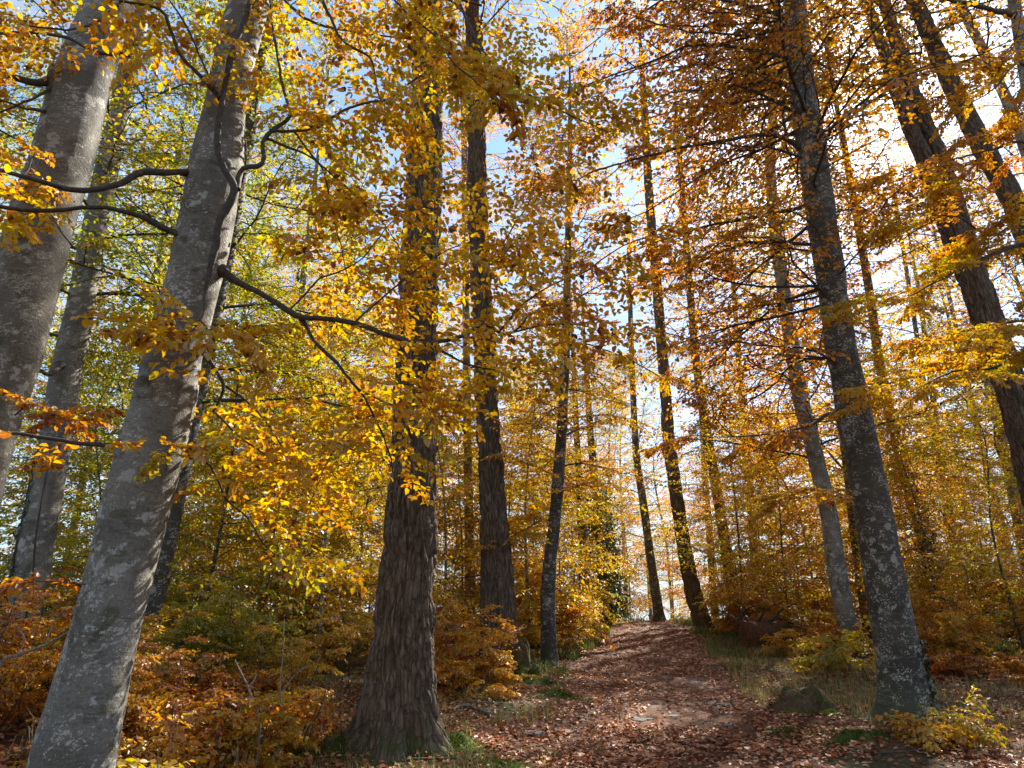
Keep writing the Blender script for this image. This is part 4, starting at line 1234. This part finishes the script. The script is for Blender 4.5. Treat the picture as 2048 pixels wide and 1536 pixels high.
near_sapling(430, 1480, 6.4, .9, 1.2, 3, .70, 'orange brown beech sapling midway between the leaning beech and the thickest trunk', rn, n_single=60)
near_sapling(1870, 1490, 7.6, .34, .95, 4, .52, 'low sapling with yellow and orange leaves at the right foot of the lichen-speckled beech', rn, n_single=160)
near_sapling(1950, 1490, 7.6, .38, .8, 3, .44, 'yellow green sapling to the right of the foot of the lichen-speckled beech', rn, n_single=90)
near_sapling(1700, 1330, 11.8, 1.25, 1.3, 3, .36, 'yellow green beech sapling in front of the grey beech behind the mossy stump', rn, n_single=0, per=8)
near_sapling(1640, 1330, 12.5, .6, 1.3, 4, .38, 'low yellow green sapling left of the foot of the grey beech', rn, n_single=0, per=7)
near_sapling(960, 1290, 11.6, 1.2, 1.4, 3, .68, 'orange beech sapling with sparse sprays in front of the second furrowed trunk', rn, n_single=30, per=7)
near_sapling(1145, 1290, 16.5, 1.3, 1.8, 4, .50, 'golden leaved sapling just right of the slim spotted beech', rn, n_single=0, per=8)

# ------------------------------------------------------------------ fallen leaves
rl = np.random.default_rng(5)
def in_view(x, y, m=1.15):
    return (y > 4.2) & (np.abs(x) < m * (y * .80 + .6))
n = 230000
yy = 4.6 + 30 * rl.random(n) ** 2.1
xx = rl.uniform(-1, 1, n) * (yy * .86 + .7)
d_ = xx - path_c(yy); hw_ = path_hw(yy)
on = np.abs(d_) < hw_
keepp = np.where(on, 1.0, np.where((d_ > 0), np.where(yy < 12, .9, .6), .6)) * np.clip(.55 + .6 * vnoise(xx * 1.6, yy * 1.6, 8.0), .12, 1)
dens_fall = np.clip(1.25 - yy / 60, .4, 1)
far_left = (d_ < -5.0) & (yy > 9)
far_right = (d_ > 5.5) & (yy > 12)
k = (rl.random(n) < keepp * dens_fall) & ~((far_left | far_right) & (rl.random(n) < .7))
xx, yy, on = xx[k], yy[k], on[k]
n = len(xx)
e = .02
zz = terrain(xx, yy)
gxn = -(terrain(xx + e, yy) - zz) / e; gyn = -(terrain(xx, yy + e) - zz) / e
nn = np.stack([gxn, gyn, np.ones(n)], 1) + rl.normal(0, .34, (n, 3)) * (1, 1, .2)
aa = rl.uniform(0, 6.28, n)
dd = np.stack([np.cos(aa), np.sin(aa), gxn * -np.cos(aa) - gyn * np.sin(aa) + rl.normal(0, .16, n)], 1)
pp = np.stack([xx, yy, zz + np.where(on, .024, .010) + rl.random(n) * .022], 1)
ss = rl.uniform(.042, .075, n) * np.clip(.85 + yy / 60, 1, 1.5)
tt = np.clip(rl.normal(.42, .22, n) + .10 * vnoise(xx * .8, yy * .8, 3.0) + (rl.random(n) < .07) * .35, 0, 1)
X_, Y2, z_ = project(pp)
inf = (X_ > 0) & (X_ < 2048) & (Y2 < 1536)
size_ = np.where(inf & on, ss * FPX / z_, 0)
order = np.argsort(-size_)[:300]
single = np.zeros(n, bool); single[order] = True
k = ~single
V, Q, A = leaf_mesh_arrays(pp[k], dd[k], nn[k], ss[k], tt[k], True, wr=.6, fold=.11)
lit = obj('leaf_litter', mk_mesh('leaf_litter', V, Q, LITTER, A, 'tone', smooth=False))
lit['kind'] = 'stuff'
lit['label'] = 'red brown fallen beech leaves covering the path and the ground'
LM_ = []
for i in range(24):
    r = np.random.default_rng(900 + i)
    tone = (.2, .32, .42, .5, .6, .75, .9, .36)[i % 8]
    tq = [0, .12, .3, .52, .74, .9, 1.0]; wq = [.03, .55, .93, 1.0, .72, .34, .02]
    c1_, c2_ = r.uniform(-.5, .5), r.uniform(-.35, .6)
    Vv, Av = [], []
    for t_, q in zip(tq, wq):
        for s_ in (-1, 0, 1):
            Vv.append((t_, s_ * q * .3, c1_ * (t_ - .5) ** 2 + c2_ * (s_ * q * .3) ** 2 * 2.2 + r.normal(0, .02))); Av.append(tone + (.05 if s_ else -.06))
    Qv = []
    for a in range(0, 18, 3):
        Qv += [(a, a + 1, a + 4, a + 3), (a + 1, a + 2, a + 5, a + 4)]
    LM_.append(mk_mesh('fallen_leaf', np.array(Vv), np.array(Qv), LITTER, np.array(Av), 'tone'))
for i in order:
    o = bpy.data.objects.new('fallen_leaf', LM_[rl.integers(24)])
    COL.objects.link(o); o.parent = path
    du = unit(dd[i]); sdv = unit(np.cross(nn[i], du)); nv = np.cross(du, sdv)
    M = Matrix.Identity(4)
    for c, vec in enumerate((du, sdv, nv)):
        for q in range(3): M[q][c] = float(vec[q] * ss[i])
    for q in range(3): M[q][3] = float(pp[i][q] + (.012 if q == 2 else 0))
    o.matrix_basis = M

# ------------------------------------------------------------------ grass on the verges
def grass_blades(cx, cy, tone, r, per, h0, h1, spread):
    n = len(cx) * per
    x = np.repeat(cx, per) + r.normal(0, spread, n); y = np.repeat(cy, per) + r.normal(0, spread, n)
    t = np.clip(np.repeat(tone, per) + r.normal(0, .12, n), 0, 1)
    z = terrain(x, y) - .01
    a = r.uniform(0, 6.28, n); h = r.uniform(h0, h1, n); b = r.uniform(.15, .9, n) * h
    dx, dy = np.cos(a), np.sin(a); w = r.uniform(.0018, .0045, n) * np.clip(y / 9, 1, 2.4)
    sx, sy = -dy * w, dx * w
    P0 = np.stack([x, y, z], 1); S = np.stack([sx, sy, 0 * x], 1)
    P1 = P0 + np.stack([dx * b * .3, dy * b * .3, h * .6], 1)
    P2 = P0 + np.stack([dx * b, dy * b, h * np.clip(1 - b / h * .35, .3, 1)], 1)
    V = np.stack([P0 - S, P0 + S, P1 - S * .8, P1 + S * .8, P2 - S * .1, P2 + S * .1], 1).reshape(-1, 3)
    Q = (np.arange(n)[:, None, None] * 6 + np.array([[0, 1, 3, 2], [2, 3, 5, 4]])[None]).reshape(-1, 4)
    return V, Q, np.repeat(t, 6)
rg = np.random.default_rng(64)
G = Geo()
def verge(n, y0, y1, d0, d1, side, tone0, tone1, per=9, h0=.08, h1=.26, spread=.05):
    y = y0 + (y1 - y0) * rg.random(n) ** 1.3
    d = path_hw(y) * .95 + d0 + (d1 - d0) * rg.random(n) ** 1.4
    x = path_c(y) + side * d
    k = vnoise(x * 1.1, y * 1.1, 4.0) > -.25
    G.add(*grass_blades(x[k], y[k], rg.uniform(tone0, tone1, n)[k], rg, per, h0, h1, spread))
verge(650, 6.0, 14, -.1, 2.0, -1, .25, .8, h0=.05, h1=.16)
verge(900, 13, 30, -.1, 1.8, -1, .05, .5, h1=.30)
verge(1100, 8.5, 17, -.15, 2.6, 1, .3, .95, h0=.05, h1=.2)
verge(800, 15, 31, -.1, 1.8, 1, .1, .6, h1=.26)
verge(260, 29, 33, -1.5, 1.5, -1, .15, .5, h1=.3)
yq = rg.uniform(7.0, 11, 500); xq = rg.uniform(4.5, 8.5, 500)
G.add(*grass_blades(xq, yq, rg.uniform(.3, .9, 500), rg, 6, .06, .2, .06))
xq = rg.uniform(-3.2, -1.6, 500); yq = rg.uniform(6.2, 9.5, 500)
G.add(*grass_blades(xq[:260], yq[:260], rg.uniform(.45, .9, 260), rg, 5, .05, .16, .06))
xq = rg.uniform(-4.2, -2.2, 300); yq = rg.uniform(6.2, 10, 300)
G.add(*grass_blades(xq, yq, rg.uniform(.7, 1.0, 300), rg, 3, .2, .55, .08))
V, Q, A = G.cat()
gr = obj('grass', mk_mesh('grass', V, Q, GRASS, A, 'tone', smooth=False))
gr['kind'] = 'stuff'; gr['label'] = 'thin straw coloured and green grass along the edges of the path'

# ------------------------------------------------------------------ moss cushions
def disc_mound(rx, ry, h, r, nr=14, ns=40, rough=.25):
    V = [(0, 0, h)]; 
    u = np.linspace(0, 1, nr + 1)
    th = np.linspace(0, 2 * np.pi, ns, endpoint=False)
    ed = 1 + rough * vnoise(np.cos(th) * 1.6 + r.random() * 50, np.sin(th) * 1.6, 2.0)
    U, TH = np.meshgrid(u, th, indexing='ij')
    X = U * rx * np.cos(TH) * ed[None]; Y = U * ry * np.sin(TH) * ed[None]
    Z = h * (np.cos(U * np.pi) * .5 + .5) * (1 + .5 * vnoise(X * 6 + 9, Y * 6, 1.0)) 
    V = np.stack([X, Y, Z], -1).reshape(-1, 3)
    i = np.arange(nr)[:, None] * ns; j = np.arange(ns)[None]; k = (j + 1) % ns
    Q = np.stack([i + j, i + ns + j, i + ns + k, i + k], -1).reshape(-1, 4)
    return V, Q
def moss_patch(px, py, rx, ry, h, label, rot=0.0):
    c = ground_at(px, py)
    V, Q = disc_mound(rx, ry, h, rg)
    ca, sa = math.cos(rot), math.sin(rot)
    V = np.stack([V[:, 0] * ca - V[:, 1] * sa, V[:, 0] * sa + V[:, 1] * ca, V[:, 2]], 1)
    V[:, 2] += terrain(V[:, 0] + c[0], V[:, 1] + c[1]) - c[2] - .012
    t = thing('moss_patch', label, 'moss', c)
    o = obj('cushion', mk_mesh('cushion', V, Q, MOSS), t)
    n = int(5200 * rx * ry) + 300
    a = rg.uniform(0, 6.28, n); q = np.sqrt(rg.random(n)) * .97
    idx = rg.integers(0, len(Q), n)
    w = rg.random((n, 2))
    P = (V[Q[idx, 0]] * (1 - w[:, :1]) + V[Q[idx, 1]] * w[:, :1]) * (1 - w[:, 1:]) + (V[Q[idx, 3]] * (1 - w[:, :1]) + V[Q[idx, 2]] * w[:, :1]) * w[:, 1:]
    d = np.stack([rg.normal(0, .6, n), rg.normal(0, .6, n), np.ones(n)], 1)
    V2, Q2, A2 = leaf_mesh_arrays(P, d, rg.normal(0, 1, (n, 3)), rg.uniform(.018, .045, n), rg.uniform(.1, 1, n), False, wr=.22)
    f = obj('fronds', mk_mesh('fronds', V2, Q2, MOSSF, A2, 'tone', smooth=False), t); f['kind'] = 'stuff'
moss_patch(915, 1500, .42, .34, .13, 'bright green moss cushion at the right foot of the thickest furrowed trunk', -.2)
moss_patch(1000, 1530, .38, .22, .05, 'flat moss at the bottom edge right of the thickest trunk')
moss_patch(680, 1500, .30, .24, .16, 'green moss on the left root of the thickest trunk')
moss_patch(610, 1515, .32, .16, .07, 'dark green moss on the ground left of the thickest trunk')
moss_patch(1060, 1362, .55, .40, .20, 'moss mound at the foot of the second furrowed trunk by the rotten stump', -.4)
moss_patch(1130, 1395, .62, .22, .08, 'long low mossy root ridge running from the second furrowed trunk towards the path', -.55)
moss_patch(1664, 1430, .20, .18, .08, 'green moss on the right flank of the cut stump')
moss_patch(1590, 1470, .55, .30, .05, 'flat green moss on the ground below the cut stump')
moss_patch(1715, 1478, .62, .16, .10, 'dark mossy root reaching left from the lichen-speckled beech', .28)
moss_patch(1470, 1330, .5, .4, .04, 'green mossy turf on the right verge half way up the path')

# ------------------------------------------------------------------ stumps, stones, dead wood
def stump(px, py, rad, h, label, lean=0.0, seed=1):
    c = ground_at(px, py); r = np.random.default_rng(seed)
    th = np.linspace(0, 2 * np.pi, 48, endpoint=False)
    lob = 1 + .13 * np.cos(3 * th + seed) + .08 * np.cos(5 * th + 2) + .05 * vnoise(np.cos(th) * 3, np.sin(th) * 3, seed)
    prof = [(-.12, 1.75), (0, 1.55), (.16, 1.28), (.4, 1.08), (.7, .93), (.9, .82), (1.0, .70), (1.0, .58), (.97, .40), (.96, .2), (.97, .02)]
    V = []
    for i, (z, k) in enumerate(prof):
        kk = k * lob if i < 7 else k * (1 + (lob - 1) * k)
        rimz = .22 * vnoise(np.cos(th) * 1.8 + seed, np.sin(th) * 1.8, 4.0) + .10 * vnoise(np.cos(th) * 6, np.sin(th) * 6, 4.0)
        zz = h * (z + (rimz * (1 if k > .3 else k / .3) if z > .5 else 0)) 
        x = rad * kk * np.cos(th); y = rad * kk * np.sin(th)
        f = .025 * fbm(x * 12, y * 12, zz * 4 + seed, 3)
        V.append(np.stack([x * (1 + f / rad) + lean * zz, y * (1 + f / rad), zz + 0 * x], 1))
    V = np.concatenate(V); ns = 48
    i = np.arange(len(prof) - 1)[:, None] * ns; j = np.arange(ns)[None]; k = (j + 1) % ns
    Q = np.stack([i + j, i + k, i + ns + k, i + ns + j], -1).reshape(-1, 4)
    t = thing('tree_stump', label, 'stump', c)
    nside = 6 * ns
    obj('stump_side', mk_mesh('stump_side', V[:7 * ns], Q[:nside], STUMPM), t)
    obj('cut_face', mk_mesh('cut_face', V[6 * ns:], Q[nside:] - 6 * ns, STUMPM), t)
    n = 900
    a = r.uniform(0, 6.28, n); u = r.random(n)
    m = vnoise(np.cos(a) * 2 + seed, np.sin(a) * 2, u * 3) + .4 * np.cos(a) > 0
    a, u = a[m], u[m]; n = len(a)
    kk = np.interp(u, [0, .16, .4, .7, .9, 1], [1.55, 1.28, 1.08, .93, .82, .70]) * np.interp(a, th, lob)
    P = np.stack([rad * kk * np.cos(a) + lean * h * u, rad * kk * np.sin(a), h * u], 1)
    d = np.stack([np.cos(a), np.sin(a), np.full(n, .7)], 1) + r.normal(0, .5, (n, 3))
    V2, Q2, A2 = leaf_mesh_arrays(P, d, r.normal(0, 1, (n, 3)), r.uniform(.015, .04, n), r.uniform(.1, 1, n), False, wr=.25)
    o = obj('moss', mk_mesh('moss', V2, Q2, MOSSF, A2, 'tone', smooth=False), t); o['kind'] = 'stuff'
    return t, c
stump(1606, 1424, .29, .26, 'low broad mossy cut stump on the right verge in front of the speckled beech', 0, 1)
stump(1026, 1352, .24, .50, 'dark rotten stump leaning against the foot of the second furrowed trunk', .12, 2)

def rock_mesh(sx, sy, sz, seed, nr=9, ns=16):
    u = np.linspace(0, np.pi, nr); th = np.linspace(0, 2 * np.pi, ns, endpoint=False)
    U, TH = np.meshgrid(u, th, indexing='ij')
    D = np.stack([np.sin(U) * np.cos(TH), np.sin(U) * np.sin(TH), np.cos(U)], -1).reshape(-1, 3)
    f = 1 + .30 * fbm(D[:, 0] * 1.3 + seed * 3.1, D[:, 1] * 1.3, D[:, 2] * 1.3 + seed, 3)
    V = D * f[:, None]
    V[:, 2] = np.clip(V[:, 2], -.6, .62 + .12 * vnoise(V[:, 0] * 2, V[:, 1] * 2, seed))
    V = V * (sx, sy, sz)
    i = np.arange(nr - 1)[:, None] * ns; j = np.arange(ns)[None]; k = (j + 1) % ns
    Q = np.stack([i + j, i + ns + j, i + ns + k, i + k], -1).reshape(-1, 4)
    return V, Q
def rock(px, py, w, label, seed, flat=.35, mat=ROCK, group=None, name='stone'):
    c = ground_at(px, py)
    W_ = .5 * w * depth_of(c) / FPX
    V, Q = rock_mesh(W_, W_ * .75, W_ * flat, seed)
    o = obj(name, mk_mesh(name, V, Q, mat), None, c - (0, 0, W_ * flat * (.12 if w < 80 else .2)))
    o.rotation_euler = (0, 0, seed * 1.1)
    tag(o, label, 'stone', group)
rock(1448, 1410, 66, 'flat dark stone on the right half of the path, level with the stump', 3, .28)
rock(1285, 1438, 70, 'pale flat stone in the sunny patch in the middle of the path', 4, .18)
rock(1258, 1470, 42, 'grey stone below the sunny patch in the middle of the path', 5, .4)
rock(1232, 1488, 50, 'pale stone in the leaves just below the middle of the path', 6, .3)
rock(1345, 1432, 46, 'whitish stone at the right end of the sunny patch on the path', 7, .2)
rock(1062, 1467, 60, 'dark flat mossy stone at the left edge of the path', 8, .25)
rock(1140, 1460, 90, 'long dark slab sunk in the leaves left of the middle of the path', 9, .16)
rock(1452, 1452, 28, 'small dark stone on the path between the slab and the stump', 10, .5)
rock(1398, 1480, 22, 'small pale stone low in the middle right of the path', 11, .5)
rock(1510, 1505, 74, 'flat dark slab near the bottom edge right of the path middle', 12, .14)
rock(1068, 1296, 64, 'dark boulder between the second furrowed trunk and the slim spotted beech', 13, .7, STUMPM)
rock(1165, 1440, 26, 'little grey stone beside the pale fallen stick', 14, .4)
for k in range(14):
    y = rg.uniform(6.0, 14); x = path_c(y) + rg.uniform(-1.2, 1.2)
    X, Yp, zp = project(np.array([x, y, tz(x, y)]))
    rock(float(X), float(Yp), rg.uniform(8, 18), 'small grey pebble half sunk in the fallen leaves of the path', 20 + k, .45, ROCK, 'pebbles in the path')

def stick(pts, mat, label, name='fallen_stick', cat='stick', ground=True, group=None, sides=6, extra=()):
    P, R = [], []
    for (x, y, w) in pts:
        c = ground_at(x, y) if ground else None
        P.append(c + (0, 0, .025)); R.append(.5 * w * depth_of(c) / FPX)
    P = np.array(P); R = np.array(R)
    f = spline(np.concatenate([P, R[:, None]], 1), .04)
    V, Q, B = tube(f[:, :3] + .004 * rg.normal(0, 1, (len(f), 3)), f[:, 3], sides)
    o = obj(name, mk_mesh(name, V - P[0], Q, mat, B, 'bark'), None, P[0])
    tag(o, label, cat, group)
stick([(1158, 1443, 7), (1180, 1432, 6), (1205, 1422, 4)], DEADW, 'pale broken stick lying in the sunny patch on the left of the path')
stick([(905, 1425, 5), (930, 1415, 6), (985, 1432, 4)], DEADW, 'grey stick on the ground right of the thickest trunk')
stick([(800, 1528, 4), (880, 1522, 5), (960, 1530, 3)], TWIG, 'thin dark twig at the bottom edge below the thickest trunk')
stick([(1700, 1500, 4), (1760, 1512, 5), (1850, 1506, 3)], TWIG, 'thin dark twig on the leaves below the lichen-speckled beech')
for k in range(40):
    y = rg.uniform(5.5, 14); x = path_c(y) + rg.uniform(-2.6, 2.6); a = rg.uniform(0, 6.28); l = rg.uniform(.12, .4)
    q = [np.array([x + l * u * math.cos(a) + rg.normal(0, .01), y + l * u * math.sin(a) + rg.normal(0, .01), 0]) for u in (0, .35, .7, 1)]
    for v in q: v[2] = tz(v[0], v[1]) + .03
    P = np.array(q)
    V, Q, B = tube(P, np.linspace(.006, .003, 4), 4)
    o = obj('fallen_twig', mk_mesh('fallen_twig', V - P[0], Q, TWIG, B, 'bark'), None, P[0])
    tag(o, 'short dark twig lying among the fallen leaves by the path', 'twig', 'fallen twigs along the path')

# bare forked stem and dry stalks in the undergrowth left of the thickest trunk
def bare_plant(Y, stems, label, mat=DEADW, name='bare_sapling'):
    base = at(stems[0][0][0], stems[0][0][1], Y); base[2] = tz(base[0], base[1])
    t = thing(name, label, 'sapling', base)
    for st in stems:
        P = np.array([at(x, y, Y + .02 * i) for i, (x, y, w) in enumerate(st)])
        R = np.array([.5 * w * depth_of(p) / FPX for p, (x, y, w) in zip(P, st)])
        if st is stems[0]: P = np.concatenate([[base - (0, 0, .05)], P]); R = np.concatenate([[R[0]], R])
        f = spline(np.concatenate([P, R[:, None]], 1), .04)
        V, Q, B = tube(f[:, :3], f[:, 3], 6)
        obj('stem', mk_mesh('stem', V - base, Q, mat, B, 'bark'), t)
bare_plant(6.6, [[(520, 1450, 5), (503, 1395, 5), (497, 1375, 4), (482, 1345, 3), (470, 1320, 2)], [(497, 1378, 3.5), (507, 1362, 3), (513, 1350, 2)]], 'pale bare forked sapling in the brown undergrowth between the leaning beech and the thickest trunk')
bare_plant(6.9, [[(562, 1440, 4), (560, 1370, 3), (566, 1310, 2), (568, 1240, 1.5)], [(560, 1390, 2.5), (590, 1350, 2), (620, 1330, 1.5)]], 'thin bare upright sapling left of the thickest trunk')
bare_plant(7.0, [[(610, 1470, 4), (640, 1420, 3), (660, 1340, 2)], [(632, 1435, 2.5), (660, 1405, 2), (690, 1392, 1.5)]], 'thin bare leaning sapling close to the left root of the thickest trunk', TWIG)
bare_plant(5.2, [[(-10, 1350, 7), (40, 1310, 6), (90, 1290, 5), (140, 1262, 3)], [(30, 1316, 4), (50, 1280, 3), (30, 1250, 2)], [(90, 1290, 3), (110, 1240, 2), (150, 1200, 1.5)]], 'pale bare branching sapling in front of the foot of the sunlit beech')

# uprooted stump with its roots on the right verge
c = ground_at(1530, 1296)
t = thing('uprooted_stump', 'dark uprooted stump with tangled roots on the right verge below the orange thicket', 'stump', c)
V, Q = rock_mesh(.62, .5, .62, 41, 14, 26)
V = V + .05 * np.stack([fbm(V[:, 0] * 6 + k, V[:, 1] * 6, V[:, 2] * 6, 3) for k in range(3)], 1)
obj('root_plate', mk_mesh('root_plate', V + (0, 0, .22), Q, FLOOR), t)
for k in range(18):
    a = rg.uniform(0, 6.28); e = rg.uniform(-.1, .9)
    d = np.array([math.cos(a) * math.cos(e), math.sin(a) * math.cos(e), math.sin(e)])
    ln = wiggle_line(d * (.55, .38, .4) + (0, 0, .3), d + (0.3, 0, -.1), rg.uniform(.35, .9), rg, 7, .28, -.5)
    V, Q, B = tube(ln, np.linspace(.035, .006, len(ln)), 6)
    obj('root', mk_mesh('root', V, Q, TWIG, B, 'bark'), t)
